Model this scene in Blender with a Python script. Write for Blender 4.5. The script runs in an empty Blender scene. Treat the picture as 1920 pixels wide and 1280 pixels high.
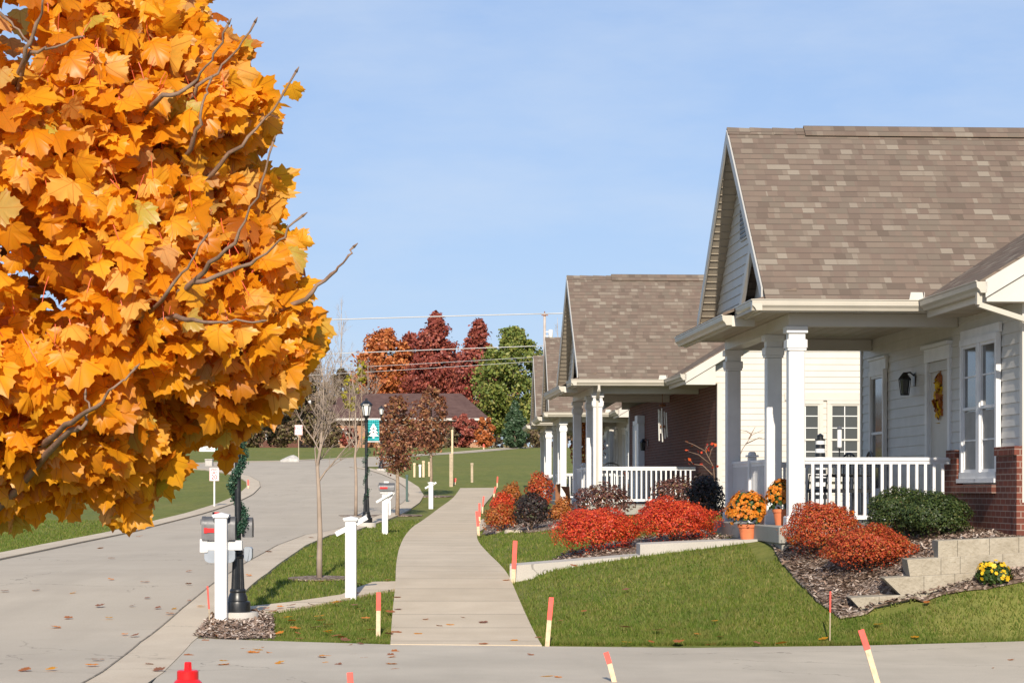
import bpy, math, random
import numpy as np
from mathutils import Vector, Matrix
from mathutils.geometry import delaunay_2d_cdt

random.seed(7)
RNG = np.random.default_rng(11)
SC = bpy.context.scene
COL = SC.collection

# ------------------------------------------------------------------ camera model
EL, AZX = math.radians(28), -.012             # sun height and its sideways lean
F, CX, HY, EYE = 4500.0, 960.0, 917.0, 1.6       # focal length and horizon, pixels of the 1920-wide photograph

def at(px, py, d):
    """world point seen at photo pixel (px,py) at distance d along the view"""
    return Vector(((px - CX) * d / F, d, EYE + (HY - py) * d / F))

# ------------------------------------------------------------------ terrain
_D = np.array([-400, 24.5, 28, 30, 32, 36, 40.6, 53.6, 68, 85, 100, 115, 140, 170, 200, 230, 260, 300, 3000.])
_Z = np.array([0, 0, .15, .27, .385, .45, .49, .62, .92, 1.36, 2.0, 2.55, 3.2, 3.75, 4.6, 5.6, 6.1, 6.3, 6.3])
_dd = np.arange(-50, 420, .25)
_zz = np.interp(_dd, _D, _Z)
def _smooth(a, n):
    k = np.hanning(n); k /= k.sum()
    return np.convolve(np.pad(a, n // 2, mode='edge'), k, mode='valid')[:len(a)]
_z1 = _smooth(_zz, 25); _z2 = _smooth(_zz, 81)
_w = np.clip((_dd - 60) / 20, 0, 1)
_zz = _z1 * (1 - _w) + _z2 * _w
def zb(d):
    return np.interp(d, _dd, _zz)

_ctrl = [  # X, D, z of the raised lots on the right
 (0.3,24.4,0),(2,24.4,0),(4,24.4,0),(5.2,24.5,.03),(8,24.6,.08),(12,24.6,.1),
 (4.45,25.35,.47),(5.0,25.35,.61),(5.49,25.35,.70),(7.5,25.5,.72),(5.0,26.6,1.0),(5.5,26.4,1.03),(6.5,26.2,1.0),(3.36,25.2,.21),(8.5,26.2,.8),(11,26.3,.7),
 (3.13,30,.93),(1.63,30.9,.72),(.82,31.3,.58),(.05,31.7,.43),
 (2.06,27.3,.37),(2.7,27.8,.53),(.84,27,.2),(.05,27,.06),(3.16,29,.80),(3.28,27.3,.55),(1.5,28.7,.47),(2.2,29,.62),
 (3.88,25.35,.25),(4.4,25.35,.32),(5.38,27.2,1.06),(4,28.5,1.0),(3.6,29.3,1.0),(6.5,28,1.08),(10,28,1.1),(14,30,1.1),(6,36,1.1),(12,40,1.1),
 (1.14,33,.67),(2.4,32.9,.83),(3.1,34,1.0),(.4,35,.60),(-.1,35,.42),(1.6,37,.9),(3.4,40,1.0),
 (0,46,.76),(-.5,46,.56),(1.4,51,1.0),(.6,48,.88),(2,45,1.0),(5,46,1.05),(10,48,1.05),(6,54,1.05),(12,60,1.05),
 (.4,58,1.0),(2.2,62,1.05),(1.2,72,1.12),(.2,74,1.1),(6,70,1.1),(12,75,1.1),(1.0,84,1.15),(0,84,1.25),(6,86,1.2),(12,90,1.3),(4,96,1.8),(0,98,1.9),
]
_edge = [(-.05,25),(-.02,28.5),(-.1,32),(-.3,38),(-.75,44),(-.85,50),(-.85,54),(-.85,62),(-.8,70),(-.8,78),(-.6,88)]
_ctrl += [(x, d, float(zb(d))) for x, d in _edge]
_ctrl += [(x, d, float(zb(d))) for x, d in [(-1.6,25),(-1.5,30),(-2,36),(-2.3,44),(-2.4,54),(-2.5,64),(-2.4,75),(-2.2,88),(-4,28),(-5,40),(-5,55),(-5,75),(-8,30),(-10,50),(-10,80),
    (0,20),(5,20),(10,20),(16,20),(-5,15),(5,10),(14,10),(0,108),(-6,108),(6,110),(14,112),(20,110),(-10,110),(24,24),(26,50),(26,80)]]
_C = np.array(_ctrl)
_res = _C[:, 2] - zb(_C[:, 1])
def _ker(r2): return np.sqrt(r2 + .16)
_P = _C[:, :2].copy()
_A = _ker(((_P[:, None] - _P[None]) ** 2).sum(-1))
_n = len(_P)
_M = np.zeros((_n + 1, _n + 1)); _M[:_n, :_n] = _A - np.eye(_n) * .02; _M[:_n, _n] = 1; _M[_n, :_n] = 1
_W = np.linalg.solve(_M, np.append(_res, 0))
def H(x, y):
    x = np.asarray(x, float); y = np.asarray(y, float)
    shp = x.shape
    q = np.stack([x.ravel(), y.ravel()], 1)
    out = np.zeros(len(q))
    sel = (q[:, 0] > -14) & (q[:, 0] < 34) & (q[:, 1] > 5) & (q[:, 1] < 125)
    qs = q[sel]
    if len(qs):
        acc = np.zeros(len(qs))
        for i in range(0, len(qs), 20000):
            s = qs[i:i + 20000]
            acc[i:i + 20000] = _ker(((s[:, None] - _P[None]) ** 2).sum(-1)) @ _W[:_n] + _W[_n]
        x_, y_ = qs[:, 0], qs[:, 1]
        st = lambda t: np.clip(t, 0, 1) ** 2 * (3 - 2 * np.clip(t, 0, 1))
        fade = st((x_ + 14) / 6) * st((34 - x_) / 8) * st((y_ - 5) / 8) * st((125 - y_) / 14)
        # nothing is raised on the road side of the walk
        xs = np.interp(y_, [24, 28, 32, 38, 44, 54, 62, 78, 90], [.32, .10, -.03, -.30, -.55, -.78, -.85, -.85, -.70])
        fade *= st((x_ - xs) / .55)
        acc = np.where(y_ < 24.3, np.minimum(acc, .0) * 0, acc * st((y_ - 24.3) / .8))
        out[sel] = acc * fade
    res = out + zb(q[:, 1])
    # the stone edging holds the bed up: a step in the ground along it
    X_, Y_ = q[:, 0], q[:, 1]
    w_ = (X_ > 3.55) & (X_ < 9) & (Y_ > 24.2) & (Y_ < 27.2)
    if w_.any():
        x = X_[w_]; y = Y_[w_]; r = res[w_]
        zf = np.interp(x, [3.55, 3.85, 4.56, 5.04, 5.44, 6.2, 9], [.26, .33, .50, .65, .73, .78, .80])
        front = np.minimum(r, np.maximum(zf - np.maximum(25.46 - y, 0) * .34, zb(y)))
        front = np.where(y > 25.4, zf, front)
        zt = np.interp(x, [3.55, 3.70, 3.92, 4.10, 4.18, 4.36, 4.50, 4.68, 9], [.36, .41, .42, .62, .63, .82, .83, 1.03, 1.04])
        k = np.clip((y - 26.1) / .9, 0, 1); back = zt * (1 - k) + np.maximum(r, zt - .1) * k
        t = np.clip((y - 25.78) / .10, 0, 1)
        edge = np.clip((x - 3.55) / .12, 0, 1)
        res[w_] = r * (1 - edge) + (front * (1 - t) + back * t) * edge
    return res.reshape(shp)

def h1(x, y): return float(H(np.array([x]), np.array([y]))[0])
_ds = np.concatenate([np.arange(12, 120, .1), np.arange(120, 420, .5)])
def gp(px, py, lift=0.0):
    """where the ray through photo pixel (px,py) meets the ground"""
    X = (px - CX) * _ds / F
    Z = EYE + (HY - py) * _ds / F
    g = H(X, _ds) - Z
    k = np.argmax(g >= 0)
    if g[k] < 0: k = len(_ds) - 1
    if k > 0:
        t = g[k - 1] / (g[k - 1] - g[k] + 1e-9)
        d = _ds[k - 1] + t * (_ds[k] - _ds[k - 1])
    else: d = _ds[0]
    x = (px - CX) * d / F
    return Vector((x, d, h1(x, d) + lift))

# ------------------------------------------------------------------ object helpers
def tag(o, label=None, cat=None, group=None, kind=None):
    if label: o['label'] = label
    if cat: o['category'] = cat
    if group: o['group'] = group
    if kind: o['kind'] = kind
    return o
def thing(name, loc, label, cat, rz=0.0, group=None):
    o = bpy.data.objects.new(name, None); COL.objects.link(o)
    o.empty_display_size = .2
    o.location = loc; o.rotation_euler = (0, 0, rz)
    return tag(o, label, cat, group)
def link_mesh(name, me, mats, parent=None, smooth=False):
    for m in (mats if isinstance(mats, (list, tuple)) else [mats]): me.materials.append(m)
    if smooth:
        me.polygons.foreach_set('use_smooth', [True] * len(me.polygons))
    o = bpy.data.objects.new(name, me); COL.objects.link(o)
    if parent is not None: o.parent = parent
    return o
def dup_tree(root, loc, rz, label=None):
    """copy a thing with its parts and sub-parts"""
    r = root.copy(); COL.objects.link(r); r.location = loc; r.rotation_euler = (0, 0, rz)
    if label: r['label'] = label
    for ch in root.children:
        c = ch.copy(); COL.objects.link(c); c.parent = r
        for g in ch.children:
            d = g.copy(); COL.objects.link(d); d.parent = c
    return r

class MB:
    def __init__(s): s.v = []; s.f = []; s.m = []
    def add(s, pts, faces, mi=0):
        b = len(s.v); s.v += [tuple(p) for p in pts]
        for f in faces: s.f.append(tuple(b + i for i in f)); s.m.append(mi)
    def quad(s, a, b, c, d, mi=0): s.add([a, b, c, d], [(0, 1, 2, 3)], mi)
    def box(s, x0, x1, y0, y1, z0, z1, mi=0):
        s.add([(x0,y0,z0),(x1,y0,z0),(x1,y1,z0),(x0,y1,z0),(x0,y0,z1),(x1,y0,z1),(x1,y1,z1),(x0,y1,z1)],
              [(3,2,1,0),(4,5,6,7),(0,1,5,4),(1,2,6,5),(2,3,7,6),(3,0,4,7)], mi)
    def cbox(s, x0, x1, y0, y1, z0, z1, b=.01, mi=0):
        """box with chamfered vertical edges and top"""
        def ring(i, z): return [(x0+i,y0+b,z),(x0+b,y0+i,z),(x1-b,y0+i,z),(x1-i,y0+b,z),(x1-i,y1-b,z),(x1-b,y1-i,z),(x0+b,y1-i,z),(x0+i,y1-b,z)]
        R = ring(0, z0) + ring(0, z1 - b) + [( (p[0]-(x0+x1)/2)*.97+(x0+x1)/2 if False else p[0], p[1], z1) for p in ring(b, z1)]
        fs = [tuple(range(7, -1, -1)), tuple(range(16, 24))]
        for k in (0, 8):
            for i in range(8):
                j = (i + 1) % 8
                fs.append((k+i, k+j, k+8+j, k+8+i))
        s.add(R, fs, mi)
    def extrude(s, poly, vec, mi=0):
        n = len(poly); vec = Vector(vec)
        p = [Vector(q) for q in poly]; q = [a + vec for a in p]
        s.add(p + q, [tuple(range(n - 1, -1, -1)), tuple(range(n, 2 * n))] + [(i, (i+1) % n, n + (i+1) % n, n + i) for i in range(n)], mi)
    def bar(s, a, b, w, h, mi=0, up=(0, 0, 1)):
        a = Vector(a); b = Vector(b); d = (b - a).normalized(); up = Vector(up)
        x = d.cross(up)
        if x.length < 1e-4: x = d.cross(Vector((1, 0, 0)))
        x.normalize(); z = x.cross(d)
        p = [a - x*w/2 - z*h/2, a + x*w/2 - z*h/2, a + x*w/2 + z*h/2, a - x*w/2 + z*h/2]
        s.extrude(p, b - a, mi)
    def tube(s, pts, radii, n=8, mi=0, cap=True):
        pts = [Vector(p) for p in pts]
        if not isinstance(radii, (list, tuple)): radii = [radii] * len(pts)
        base = len(s.v); prev = None
        for i, p in enumerate(pts):
            d = (pts[min(i+1, len(pts)-1)] - pts[max(i-1, 0)])
            if d.length < 1e-9: d = Vector((0, 0, 1))
            d.normalize()
            if prev is None:
                x = d.cross(Vector((0, 0, 1)) if abs(d.z) < .9 else Vector((0, 1, 0))).normalized()
            else:
                x = prev - d * prev.dot(d)
                x = x.normalized() if x.length > 1e-6 else d.orthogonal().normalized()
            prev = x; y = d.cross(x)
            for k in range(n):
                a = 2 * math.pi * k / n
                s.v.append(tuple(p + (x * math.cos(a) + y * math.sin(a)) * radii[i]))
        for i in range(len(pts) - 1):
            for k in range(n):
                k2 = (k + 1) % n
                s.f.append((base + i*n + k, base + i*n + k2, base + (i+1)*n + k2, base + (i+1)*n + k)); s.m.append(mi)
        if cap:
            s.f.append(tuple(base + k for k in range(n - 1, -1, -1))); s.m.append(mi)
            e = base + (len(pts) - 1) * n
            s.f.append(tuple(e + k for k in range(n))); s.m.append(mi)
    def lathe(s, prof, n=24, c=(0, 0, 0), mi=0, flute=0.0):
        base = len(s.v)
        for r, z in prof:
            for k in range(n):
                a = 2 * math.pi * k / n
                rr = r * (1 - (flute if k % 2 else 0))
                s.v.append((c[0] + rr * math.cos(a), c[1] + rr * math.sin(a), c[2] + z))
        for i in range(len(prof) - 1):
            for k in range(n):
                k2 = (k + 1) % n
                s.f.append((base + i*n + k, base + i*n + k2, base + (i+1)*n + k2, base + (i+1)*n + k)); s.m.append(mi)
        s.f.append(tuple(base + k for k in range(n - 1, -1, -1))); s.m.append(mi)
        e = base + (len(prof) - 1) * n
        s.f.append(tuple(e + k for k in range(n))); s.m.append(mi)
    def build(s, name, mats, parent=None, smooth=False, auto=None):
        me = bpy.data.meshes.new(name)
        me.from_pydata(s.v, [], s.f)
        me.polygons.foreach_set('material_index', s.m)
        # planar UVs in metres, along each face's own level line and slope
        uv = me.uv_layers.new(name='UVMap')
        co = np.array(s.v); data = np.zeros((len(me.loops), 2)); li = 0
        for p in me.polygons:
            nrm = p.normal
            if abs(nrm.z) > .97: e1, e2 = (1, 0, 0), (0, 1, 0)
            else:
                e1 = Vector((0, 0, 1)).cross(nrm).normalized(); e2 = nrm.cross(e1)
            q = co[list(p.vertices)]
            data[p.loop_start:p.loop_start + p.loop_total, 0] = q @ np.array(e1)
            data[p.loop_start:p.loop_start + p.loop_total, 1] = q @ np.array(e2)
        uv.data.foreach_set('uv', data.ravel())
        o = link_mesh(name, me, mats, parent, smooth)
        if smooth and auto:
            me.set_sharp_from_angle(angle=math.radians(auto))
        return o

def np_mesh(name, V, k, mats, parent=None, smooth=False, midx=None):
    """mesh of N separate k-gons from a (N,k,3) array"""
    N = len(V)
    me = bpy.data.meshes.new(name)
    me.vertices.add(N * k); me.vertices.foreach_set('co', V.reshape(-1).astype(np.float32))
    me.loops.add(N * k); me.loops.foreach_set('vertex_index', np.arange(N * k, dtype=np.int32))
    me.polygons.add(N); me.polygons.foreach_set('loop_start', np.arange(0, N * k, k, dtype=np.int32))
    if midx is not None: me.polygons.foreach_set('material_index', midx.astype(np.int32))
    me.update(calc_edges=True)
    return link_mesh(name, me, mats, parent, smooth)

def indexed_mesh(name, V, Fs, mats, parent=None, smooth=False, midx=None, uv=None):
    me = bpy.data.meshes.new(name)
    V = np.asarray(V, np.float32); Fs = np.asarray(Fs, np.int32); k = Fs.shape[1]
    me.vertices.add(len(V)); me.vertices.foreach_set('co', V.reshape(-1))
    me.loops.add(Fs.size); me.loops.foreach_set('vertex_index', Fs.reshape(-1))
    me.polygons.add(len(Fs)); me.polygons.foreach_set('loop_start', np.arange(0, Fs.size, k, dtype=np.int32))
    if midx is not None: me.polygons.foreach_set('material_index', np.asarray(midx, np.int32))
    if uv is not None: me.uv_layers.new(name='UVMap').data.foreach_set('uv', np.asarray(uv, np.float32)[Fs.reshape(-1)].reshape(-1))
    me.update(calc_edges=True)
    return link_mesh(name, me, mats, parent, smooth)

# ------------------------------------------------------------------ material helpers
class NT:
    def __init__(s, name):
        s.m = bpy.data.materials.new(name); s.m.use_nodes = True
        s.t = s.m.node_tree; s.p = s.t.nodes['Principled BSDF']; s.out = s.t.nodes['Material Output']
    def n(s, typ, **kw):
        o = s.t.nodes.new(typ)
        ins = kw.pop('ins', {})
        for a, b in kw.items(): setattr(o, a, b)
        for a, b in ins.items(): s.set(o.inputs[a], b)
        return o
    def set(s, sock, val):
        if isinstance(val, bpy.types.NodeSocket): s.t.links.new(val, sock)
        else: sock.default_value = val
    def math(s, op, a, b=None, c=None):
        o = s.n('ShaderNodeMath', operation=op)
        s.set(o.inputs[0], a)
        if b is not None: s.set(o.inputs[1], b)
        if c is not None: s.set(o.inputs[2], c)
        return o.outputs[0]
    def ramp(s, fac, stops, interp='LINEAR'):
        o = s.n('ShaderNodeValToRGB'); cr = o.color_ramp; cr.interpolation = interp
        while len(cr.elements) < len(stops): cr.elements.new(.5)
        for e, (p, c) in zip(cr.elements, stops): e.position = p; e.color = (*c, 1)
        s.set(o.inputs[0], fac); return o.outputs[0]
    def mix(s, fac, a, b, mode='MIX'):
        o = s.n('ShaderNodeMix', data_type='RGBA', blend_type=mode)
        s.set(o.inputs[0], fac)
        for i, x in ((6, a), (7, b)):
            if isinstance(x, tuple) and len(x) == 3: x = (*x, 1)
            s.set(o.inputs[i], x)
        return o.outputs[2]
    def noise(s, scale, detail=4, vec=None, rough=.55):
        o = s.n('ShaderNodeTexNoise', ins={'Scale': scale, 'Detail': detail, 'Roughness': rough})
        if vec is not None: s.set(o.inputs['Vector'], vec)
        return o.outputs['Fac']
    def obj(s): return s.n('ShaderNodeTexCoord').outputs['Object']
    def uv(s): return s.n('ShaderNodeTexCoord').outputs['UV']
    def bump(s, h, strength=.3, dist=.01):
        o = s.n('ShaderNodeBump', ins={'Strength': strength, 'Distance': dist, 'Height': h})
        s.set(s.p.inputs['Normal'], o.outputs[0])
    def done(s, col=None, rough=None, spec=None, metal=None):
        if col is not None:
            s.set(s.p.inputs['Base Color'], (*col, 1) if isinstance(col, tuple) and len(col) == 3 else col)
        if rough is not None: s.set(s.p.inputs['Roughness'], rough)
        if spec is not None: s.set(s.p.inputs['Specular IOR Level'], spec)
        if metal is not None: s.set(s.p.inputs['Metallic'], metal)
        return s.m

def plain(name, c, rough=.5, var=.12, scale=6, spec=.4, metal=0, bump=0, dist=.004):
    """paint, metal or plastic with slight uneven tone and wear"""
    t = NT(name); o = t.obj()
    f = t.noise(scale, 5, o)
    lo = tuple(x * (1 - var) for x in c); hi = tuple(min(1, x * (1 + var)) for x in c)
    col = t.ramp(f, [(.3, lo), (.7, hi)])
    r = t.math('MULTIPLY_ADD', t.noise(scale * 3, 3, o), .25, rough - .12)
    if bump: t.bump(t.noise(scale * 12, 4, o), bump, dist)
    return t.done(col, r, spec, metal)

def leafmat(name, stops, transl=.35, rough=.5, vein=False):
    """leaf colour drawn per leaf from a range of its species' autumn tones"""
    t = NT(name)
    rnd = t.n('ShaderNodeNewGeometry').outputs['Random Per Island']
    col = t.ramp(rnd, stops)
    f = t.noise(9 if vein else 3, 3, t.obj())
    col = t.mix(t.math('MULTIPLY', f, .35), col, tuple(x * .72 for x in stops[len(stops) // 2][1]))
    t.done(col, rough, .35)
    tr = t.n('ShaderNodeBsdfTranslucent', ins={'Color': col})
    mx = t.n('ShaderNodeMixShader', ins={'Fac': transl})
    t.t.links.new(t.p.outputs[0], mx.inputs[1]); t.t.links.new(tr.outputs[0], mx.inputs[2])
    t.t.links.new(mx.outputs[0], t.out.inputs['Surface'])
    return t.m

M = {}
def mats():
    M['white'] = plain('white_paint', (.655, .65, .645), .42, .09, 4)
    M['cream'] = plain('cream_vinyl', (.52, .485, .43), .45, .04, 2.5)
    M['trimcream'] = plain('cream_trim', (.52, .49, .44), .4, .04, 3)
    M['vinyl'] = plain('pale_vinyl', (.50, .48, .44), .45, .05, 2.5)
    M['rake'] = plain('grey_trim', (.42, .41, .39), .45, .05, 3)
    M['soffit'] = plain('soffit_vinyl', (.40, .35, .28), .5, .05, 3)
    M['gutter'] = plain('gutter_cream', (.46, .425, .36), .35, .05, 3)
    M['black'] = plain('black_metal', (.012, .013, .015), .35, .3, 8, .5)
    M['steel'] = plain('grey_mailbox', (.11, .11, .115), .5, .2, 10, .5, .4)
    M['plasticgrey'] = plain('grey_plastic', (.27, .30, .34), .4, .1, 8)
    M['red'] = plain('red_paint', (.60, .02, .02), .35, .1, 6)
    M['hyd'] = plain('hydrant_red', (.62, .012, .015), .3, .12, 14, .5)
    M['stakered'] = plain('fluorescent_red', (.85, .10, .075), .6, .1, 20)
    M['stakewood'] = plain('pale_pine', (.60, .46, .30), .7, .2, 25)
    M['wood'] = plain('weathered_wood', (.40, .32, .22), .75, .2, 12)
    M['brownwood'] = plain('brown_wood', (.22, .08, .025), .6, .3, 10)
    M['terracotta'] = plain('terracotta', (.58, .17, .07), .7, .12, 12)
    M['bark'] = plain('young_bark', (.28, .21, .15), .85, .3, 18, .2, 0, .5)
    M['twig'] = plain('maple_twig', (.21, .135, .095), .7, .3, 25, .3, 0, .4)
    M['fartwig'] = plain('bare_twigs', (.30, .235, .185), .8, .25, 3, .2)
    M['greytwig'] = plain('grey_twigs', (.42, .36, .32), .8, .2, 1, .2)
    M['teal'] = plain('teal_banner', (.03, .34, .36), .6, .15, 6)
    M['mint'] = plain('mint_plastic', (.20, .52, .40), .5, .1, 6)
    M['rock'] = plain('pale_fieldstone', (.52, .44, .33), .85, .3, 12, .3, 0, .6, .02)
    M['boulder'] = plain('grey_boulder', (.42, .40, .37), .85, .2, 4, .3, 0, .6, .02)
    M['lampglass'] = plain('lamp_glass', (.75, .74, .70), .15, .05, 6, .5)
    M['orange'] = plain('pumpkin_skin', (.60, .17, .02), .5, .15, 10)
    M['chime'] = plain('chime_tube', (.75, .73, .68), .3, .06, 20, .5, .3)
    M['signwhite'] = plain('sign_white', (.80, .79, .78), .4, .03, 4)
    M['signred'] = plain('sign_red', (.62, .05, .06), .45, .05, 8)
    M['darkink'] = plain('dark_letter', (.06, .06, .06), .5, .05, 8)
    M['wire'] = plain('cable_sheath', (.45, .44, .43), .5, .05, 2)
    M['petiole'] = plain('leaf_stalk', (.55, .09, .03), .5, .2, 10)
    M['curtain'] = plain('window_curtain', (.30, .29, .27), .8, .1, 5)
    M['greenpost'] = plain('green_post', (.05, .09, .08), .6, .15, 10)
    # glass: dark room behind a reflective pane
    t = NT('window_glass'); M['glass'] = t.done((.07, .075, .075), .06, .7)
    # concrete kinds
    def concrete(name, a, b, joint=None, scale=1.2):
        t = NT(name); o = t.obj()
        f = t.noise(scale, 6, o); f2 = t.noise(40, 3, o); f3 = t.noise(.35, 3, o)
        col = t.ramp(f, [(.3, a), (.72, b)])
        col = t.mix(t.math('MULTIPLY', t.ramp(t.noise(75, 2, o), [(.42, (0, 0, 0)), (.62, (1, 1, 1))]), .20), col, tuple(x * .62 for x in a))
        mp = t.n('ShaderNodeMapping', ins={'Vector': o, 'Scale': (1.6, .22, 1)}); col = t.mix(t.ramp(t.noise(.9, 6, mp.outputs[0]), [(.5, (0, 0, 0)), (.72, (.32, .32, .32))]), col, tuple(x * .74 for x in a))
        col = t.mix(t.ramp(f3, [(.45, (0, 0, 0)), (.7, (.35, .35, .35))]), col, tuple(x * .8 for x in a))
        if not joint:   # hairline cracks
            wv = t.n('ShaderNodeVectorMath', operation='ADD', ins={0: o, 1: t.n('ShaderNodeTexNoise', ins={'Vector': o, 'Scale': 1.5, 'Detail': 5}).outputs['Color']})
            vo = t.n('ShaderNodeTexVoronoi', feature='DISTANCE_TO_EDGE', ins={'Vector': wv.outputs[0], 'Scale': .22})
            ck = t.math('MULTIPLY', t.math('LESS_THAN', vo.outputs[0], .0022), t.ramp(t.noise(.25, 3, o), [(.47, (0, 0, 0)), (.53, (.6, .6, .6))]))
            col = t.mix(ck, col, tuple(x * .35 for x in a))
        if joint:
            sep = t.n('ShaderNodeSeparateXYZ', ins={0: o})
            y = t.math('DIVIDE', sep.outputs[1], joint)
            fr = t.math('FRACT', y)
            wn = t.n('ShaderNodeTexWhiteNoise', noise_dimensions='1D'); t.set(wn.inputs['W'], t.math('FLOOR', y))
            col = t.mix(t.math('MULTIPLY', wn.outputs[0], .16), col, tuple(x * .72 for x in a))
            col = t.mix(t.math('LESS_THAN', fr, .016), col, (.13, .11, .09))
        t.bump(f2, .25, .004)
        return t.done(col, .85, .3)
    M['road'] = concrete('aged_road', (.415, .355, .275), (.49, .425, .33), None, .7)
    M['drive'] = concrete('drive_concrete', (.41, .36, .285), (.50, .44, .35), None, .9)
    M['walk'] = concrete('walk_concrete', (.50, .41, .295), (.60, .50, .37), 1.524)
    M['curb'] = concrete('kerb_concrete', (.50, .41, .30), (.59, .50, .375))
    M['slab'] = concrete('slab_concrete', (.42, .39, .345), (.52, .48, .43))
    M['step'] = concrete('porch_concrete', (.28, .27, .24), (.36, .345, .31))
    M['farcurb'] = M['curb']
    M['jointdark'] = plain('joint_sealant', (.21, .175, .13), .9, .5, 5)
    # cast stone blocks
    t = NT('cast_stone'); o = t.obj()
    f = t.noise(3, 6, o); f2 = t.noise(22, 4, o)
    col = t.ramp(f, [(.25, (.25, .215, .16)), (.55, (.335, .295, .23)), (.8, (.41, .37, .295))])
    col = t.mix(t.ramp(f2, [(.5, (0, 0, 0)), (.75, (.4, .4, .4))]), col, (.18, .145, .095))
    t.bump(t.math('ADD', f2, t.noise(7, 4, o)), .9, .02); M['stone'] = t.done(col, .9, .2)
    # lawn soil and blades
    t = NT('lawn'); o = t.obj()
    f = t.noise(.45, 5, o); f2 = t.noise(7, 4, o); f3 = t.noise(.12, 3, o)
    col = t.ramp(f2, [(.25, (.085, .105, .022)), (.5, (.165, .178, .038)), (.75, (.235, .215, .062))])
    col = t.mix(t.ramp(f, [(.4, (0, 0, 0)), (.75, (.55, .55, .55))]), col, (.22, .19, .065))
    col = t.mix(t.ramp(f3, [(.45, (0, 0, 0)), (.65, (.35, .35, .35))]), col, (.10, .145, .03))
    mp = t.n('ShaderNodeMapping', ins={'Vector': o, 'Scale': (2.0, .35, 1)})
    col = t.mix(t.ramp(t.noise(1.2, 5, mp.outputs[0]), [(.45, (0, 0, 0)), (.7, (.5, .5, .5))]), col, (.095, .115, .028))
    t.bump(t.noise(60, 3, o), .6, .03); M['lawn'] = t.done(col, .9, .15)
    t = NT('grass_blade'); rnd = t.n('ShaderNodeNewGeometry').outputs['Random Per Island']; o = t.obj()
    col = t.ramp(rnd, [(0, (.09, .14, .018)), (.45, (.15, .20, .028)), (.8, (.205, .235, .045)), (1, (.36, .29, .11))])
    col = t.mix(t.ramp(t.noise(1.6, 5, o), [(.42, (0, 0, 0)), (.68, (.75, .75, .75))]), col, (.085, .15, .02))
    col = t.mix(t.ramp(t.noise(5.5, 4, o), [(.50, (0, 0, 0)), (.72, (.75, .75, .75))]), col, (.235, .205, .06))
    t.done(col, .6, .2); tr_ = t.n('ShaderNodeBsdfTranslucent', ins={'Color': col}); mx_ = t.n('ShaderNodeMixShader', ins={'Fac': .4})
    t.t.links.new(t.p.outputs[0], mx_.inputs[1]); t.t.links.new(tr_.outputs[0], mx_.inputs[2]); t.t.links.new(mx_.outputs[0], t.out.inputs['Surface']); M['blade'] = t.m
    # mulch
    t = NT('bark_mulch'); o = t.obj()
    v = t.n('ShaderNodeTexVoronoi', ins={'Vector': o, 'Scale': 28.0})
    col = t.ramp(t.n('ShaderNodeSeparateColor', ins={0: v.outputs['Color']}).outputs[0], [(0, (.07, .045, .03)), (.5, (.17, .12, .09)), (.85, (.30, .235, .19)), (1, (.45, .38, .32))])
    t.bump(v.outputs['Distance'], .8, .03); M['mulch'] = t.done(col, .9, .2)
    M['chip'] = leafmat('mulch_chip', [(0, (.10, .055, .035)), (.4, (.23, .15, .105)), (.75, (.37, .28, .22)), (1, (.58, .50, .43))], .0, .8)
    # shingles
    t = NT('asphalt_shingle'); uvs = t.uv()
    s = t.n('ShaderNodeSeparateXYZ', ins={0: uvs})
    row = t.math('FLOOR', t.math('DIVIDE', s.outputs[1], .127))
    wr = t.n('ShaderNodeTexWhiteNoise', noise_dimensions='1D'); t.set(wr.inputs['W'], row)
    def tabs(width, salt):
        c = t.math('FLOOR', t.math('ADD', t.math('DIVIDE', s.outputs[0], width), t.math('MULTIPLY', wr.outputs[0], 9.0 + salt)))
        cv = t.n('ShaderNodeCombineXYZ', ins={0: c, 1: row, 2: salt})
        return t.n('ShaderNodeTexWhiteNoise', noise_dimensions='3D', ins={'Vector': cv.outputs[0]}).outputs[0]
    a = tabs(.145, 1.3); b = tabs(.23, 4.1)
    mixv = t.math('ADD', t.math('MULTIPLY', a, .55), t.math('MULTIPLY', b, .45))
    col = t.ramp(mixv, [(.10, (.125, .095, .074)), (.30, (.165, .120, .095)), (.46, (.165, .134, .104)), (.58, (.185, .135, .105)), (.72, (.20, .158, .122)), (.90, (.265, .225, .178))])
    fine = t.noise(120, 2, t.obj()); big = t.noise(.8, 4, t.obj())
    col = t.mix(t.math('MULTIPLY', fine, .25), col, (.08, .065, .055))
    col = t.mix(t.ramp(big, [(.4, (0, 0, 0)), (.8, (.3, .3, .3))]), col, (.15, .12, .10))
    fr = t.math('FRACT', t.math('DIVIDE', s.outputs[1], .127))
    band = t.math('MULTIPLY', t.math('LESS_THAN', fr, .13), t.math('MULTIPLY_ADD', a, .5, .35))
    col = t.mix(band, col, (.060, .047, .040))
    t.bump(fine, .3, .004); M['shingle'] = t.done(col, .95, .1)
    # brick
    def brick(name, c1, c2, mort):
        t = NT(name)
        b = t.n('ShaderNodeTexBrick', ins={'Vector': t.uv(), 'Color1': (*c1, 1), 'Color2': (*c2, 1), 'Mortar': (*mort, 1), 'Scale': 1.0,
              'Mortar Size': .006, 'Mortar Smooth': .2, 'Bias': 0.0, 'Brick Width': .203, 'Row Height': .068})
        n = t.noise(14, 4, t.obj())
        col = t.mix(t.math('MULTIPLY', n, .5), b.outputs['Color'], tuple(x * .55 for x in c1))
        t.bump(b.outputs['Fac'], -.4, .006)
        return t.done(col, .85, .25)
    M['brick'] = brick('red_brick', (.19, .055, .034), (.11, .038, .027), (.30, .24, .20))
    M['brick2'] = brick('dark_red_brick', (.15, .05, .033), (.085, .033, .025), (.20, .15, .12))
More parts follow.
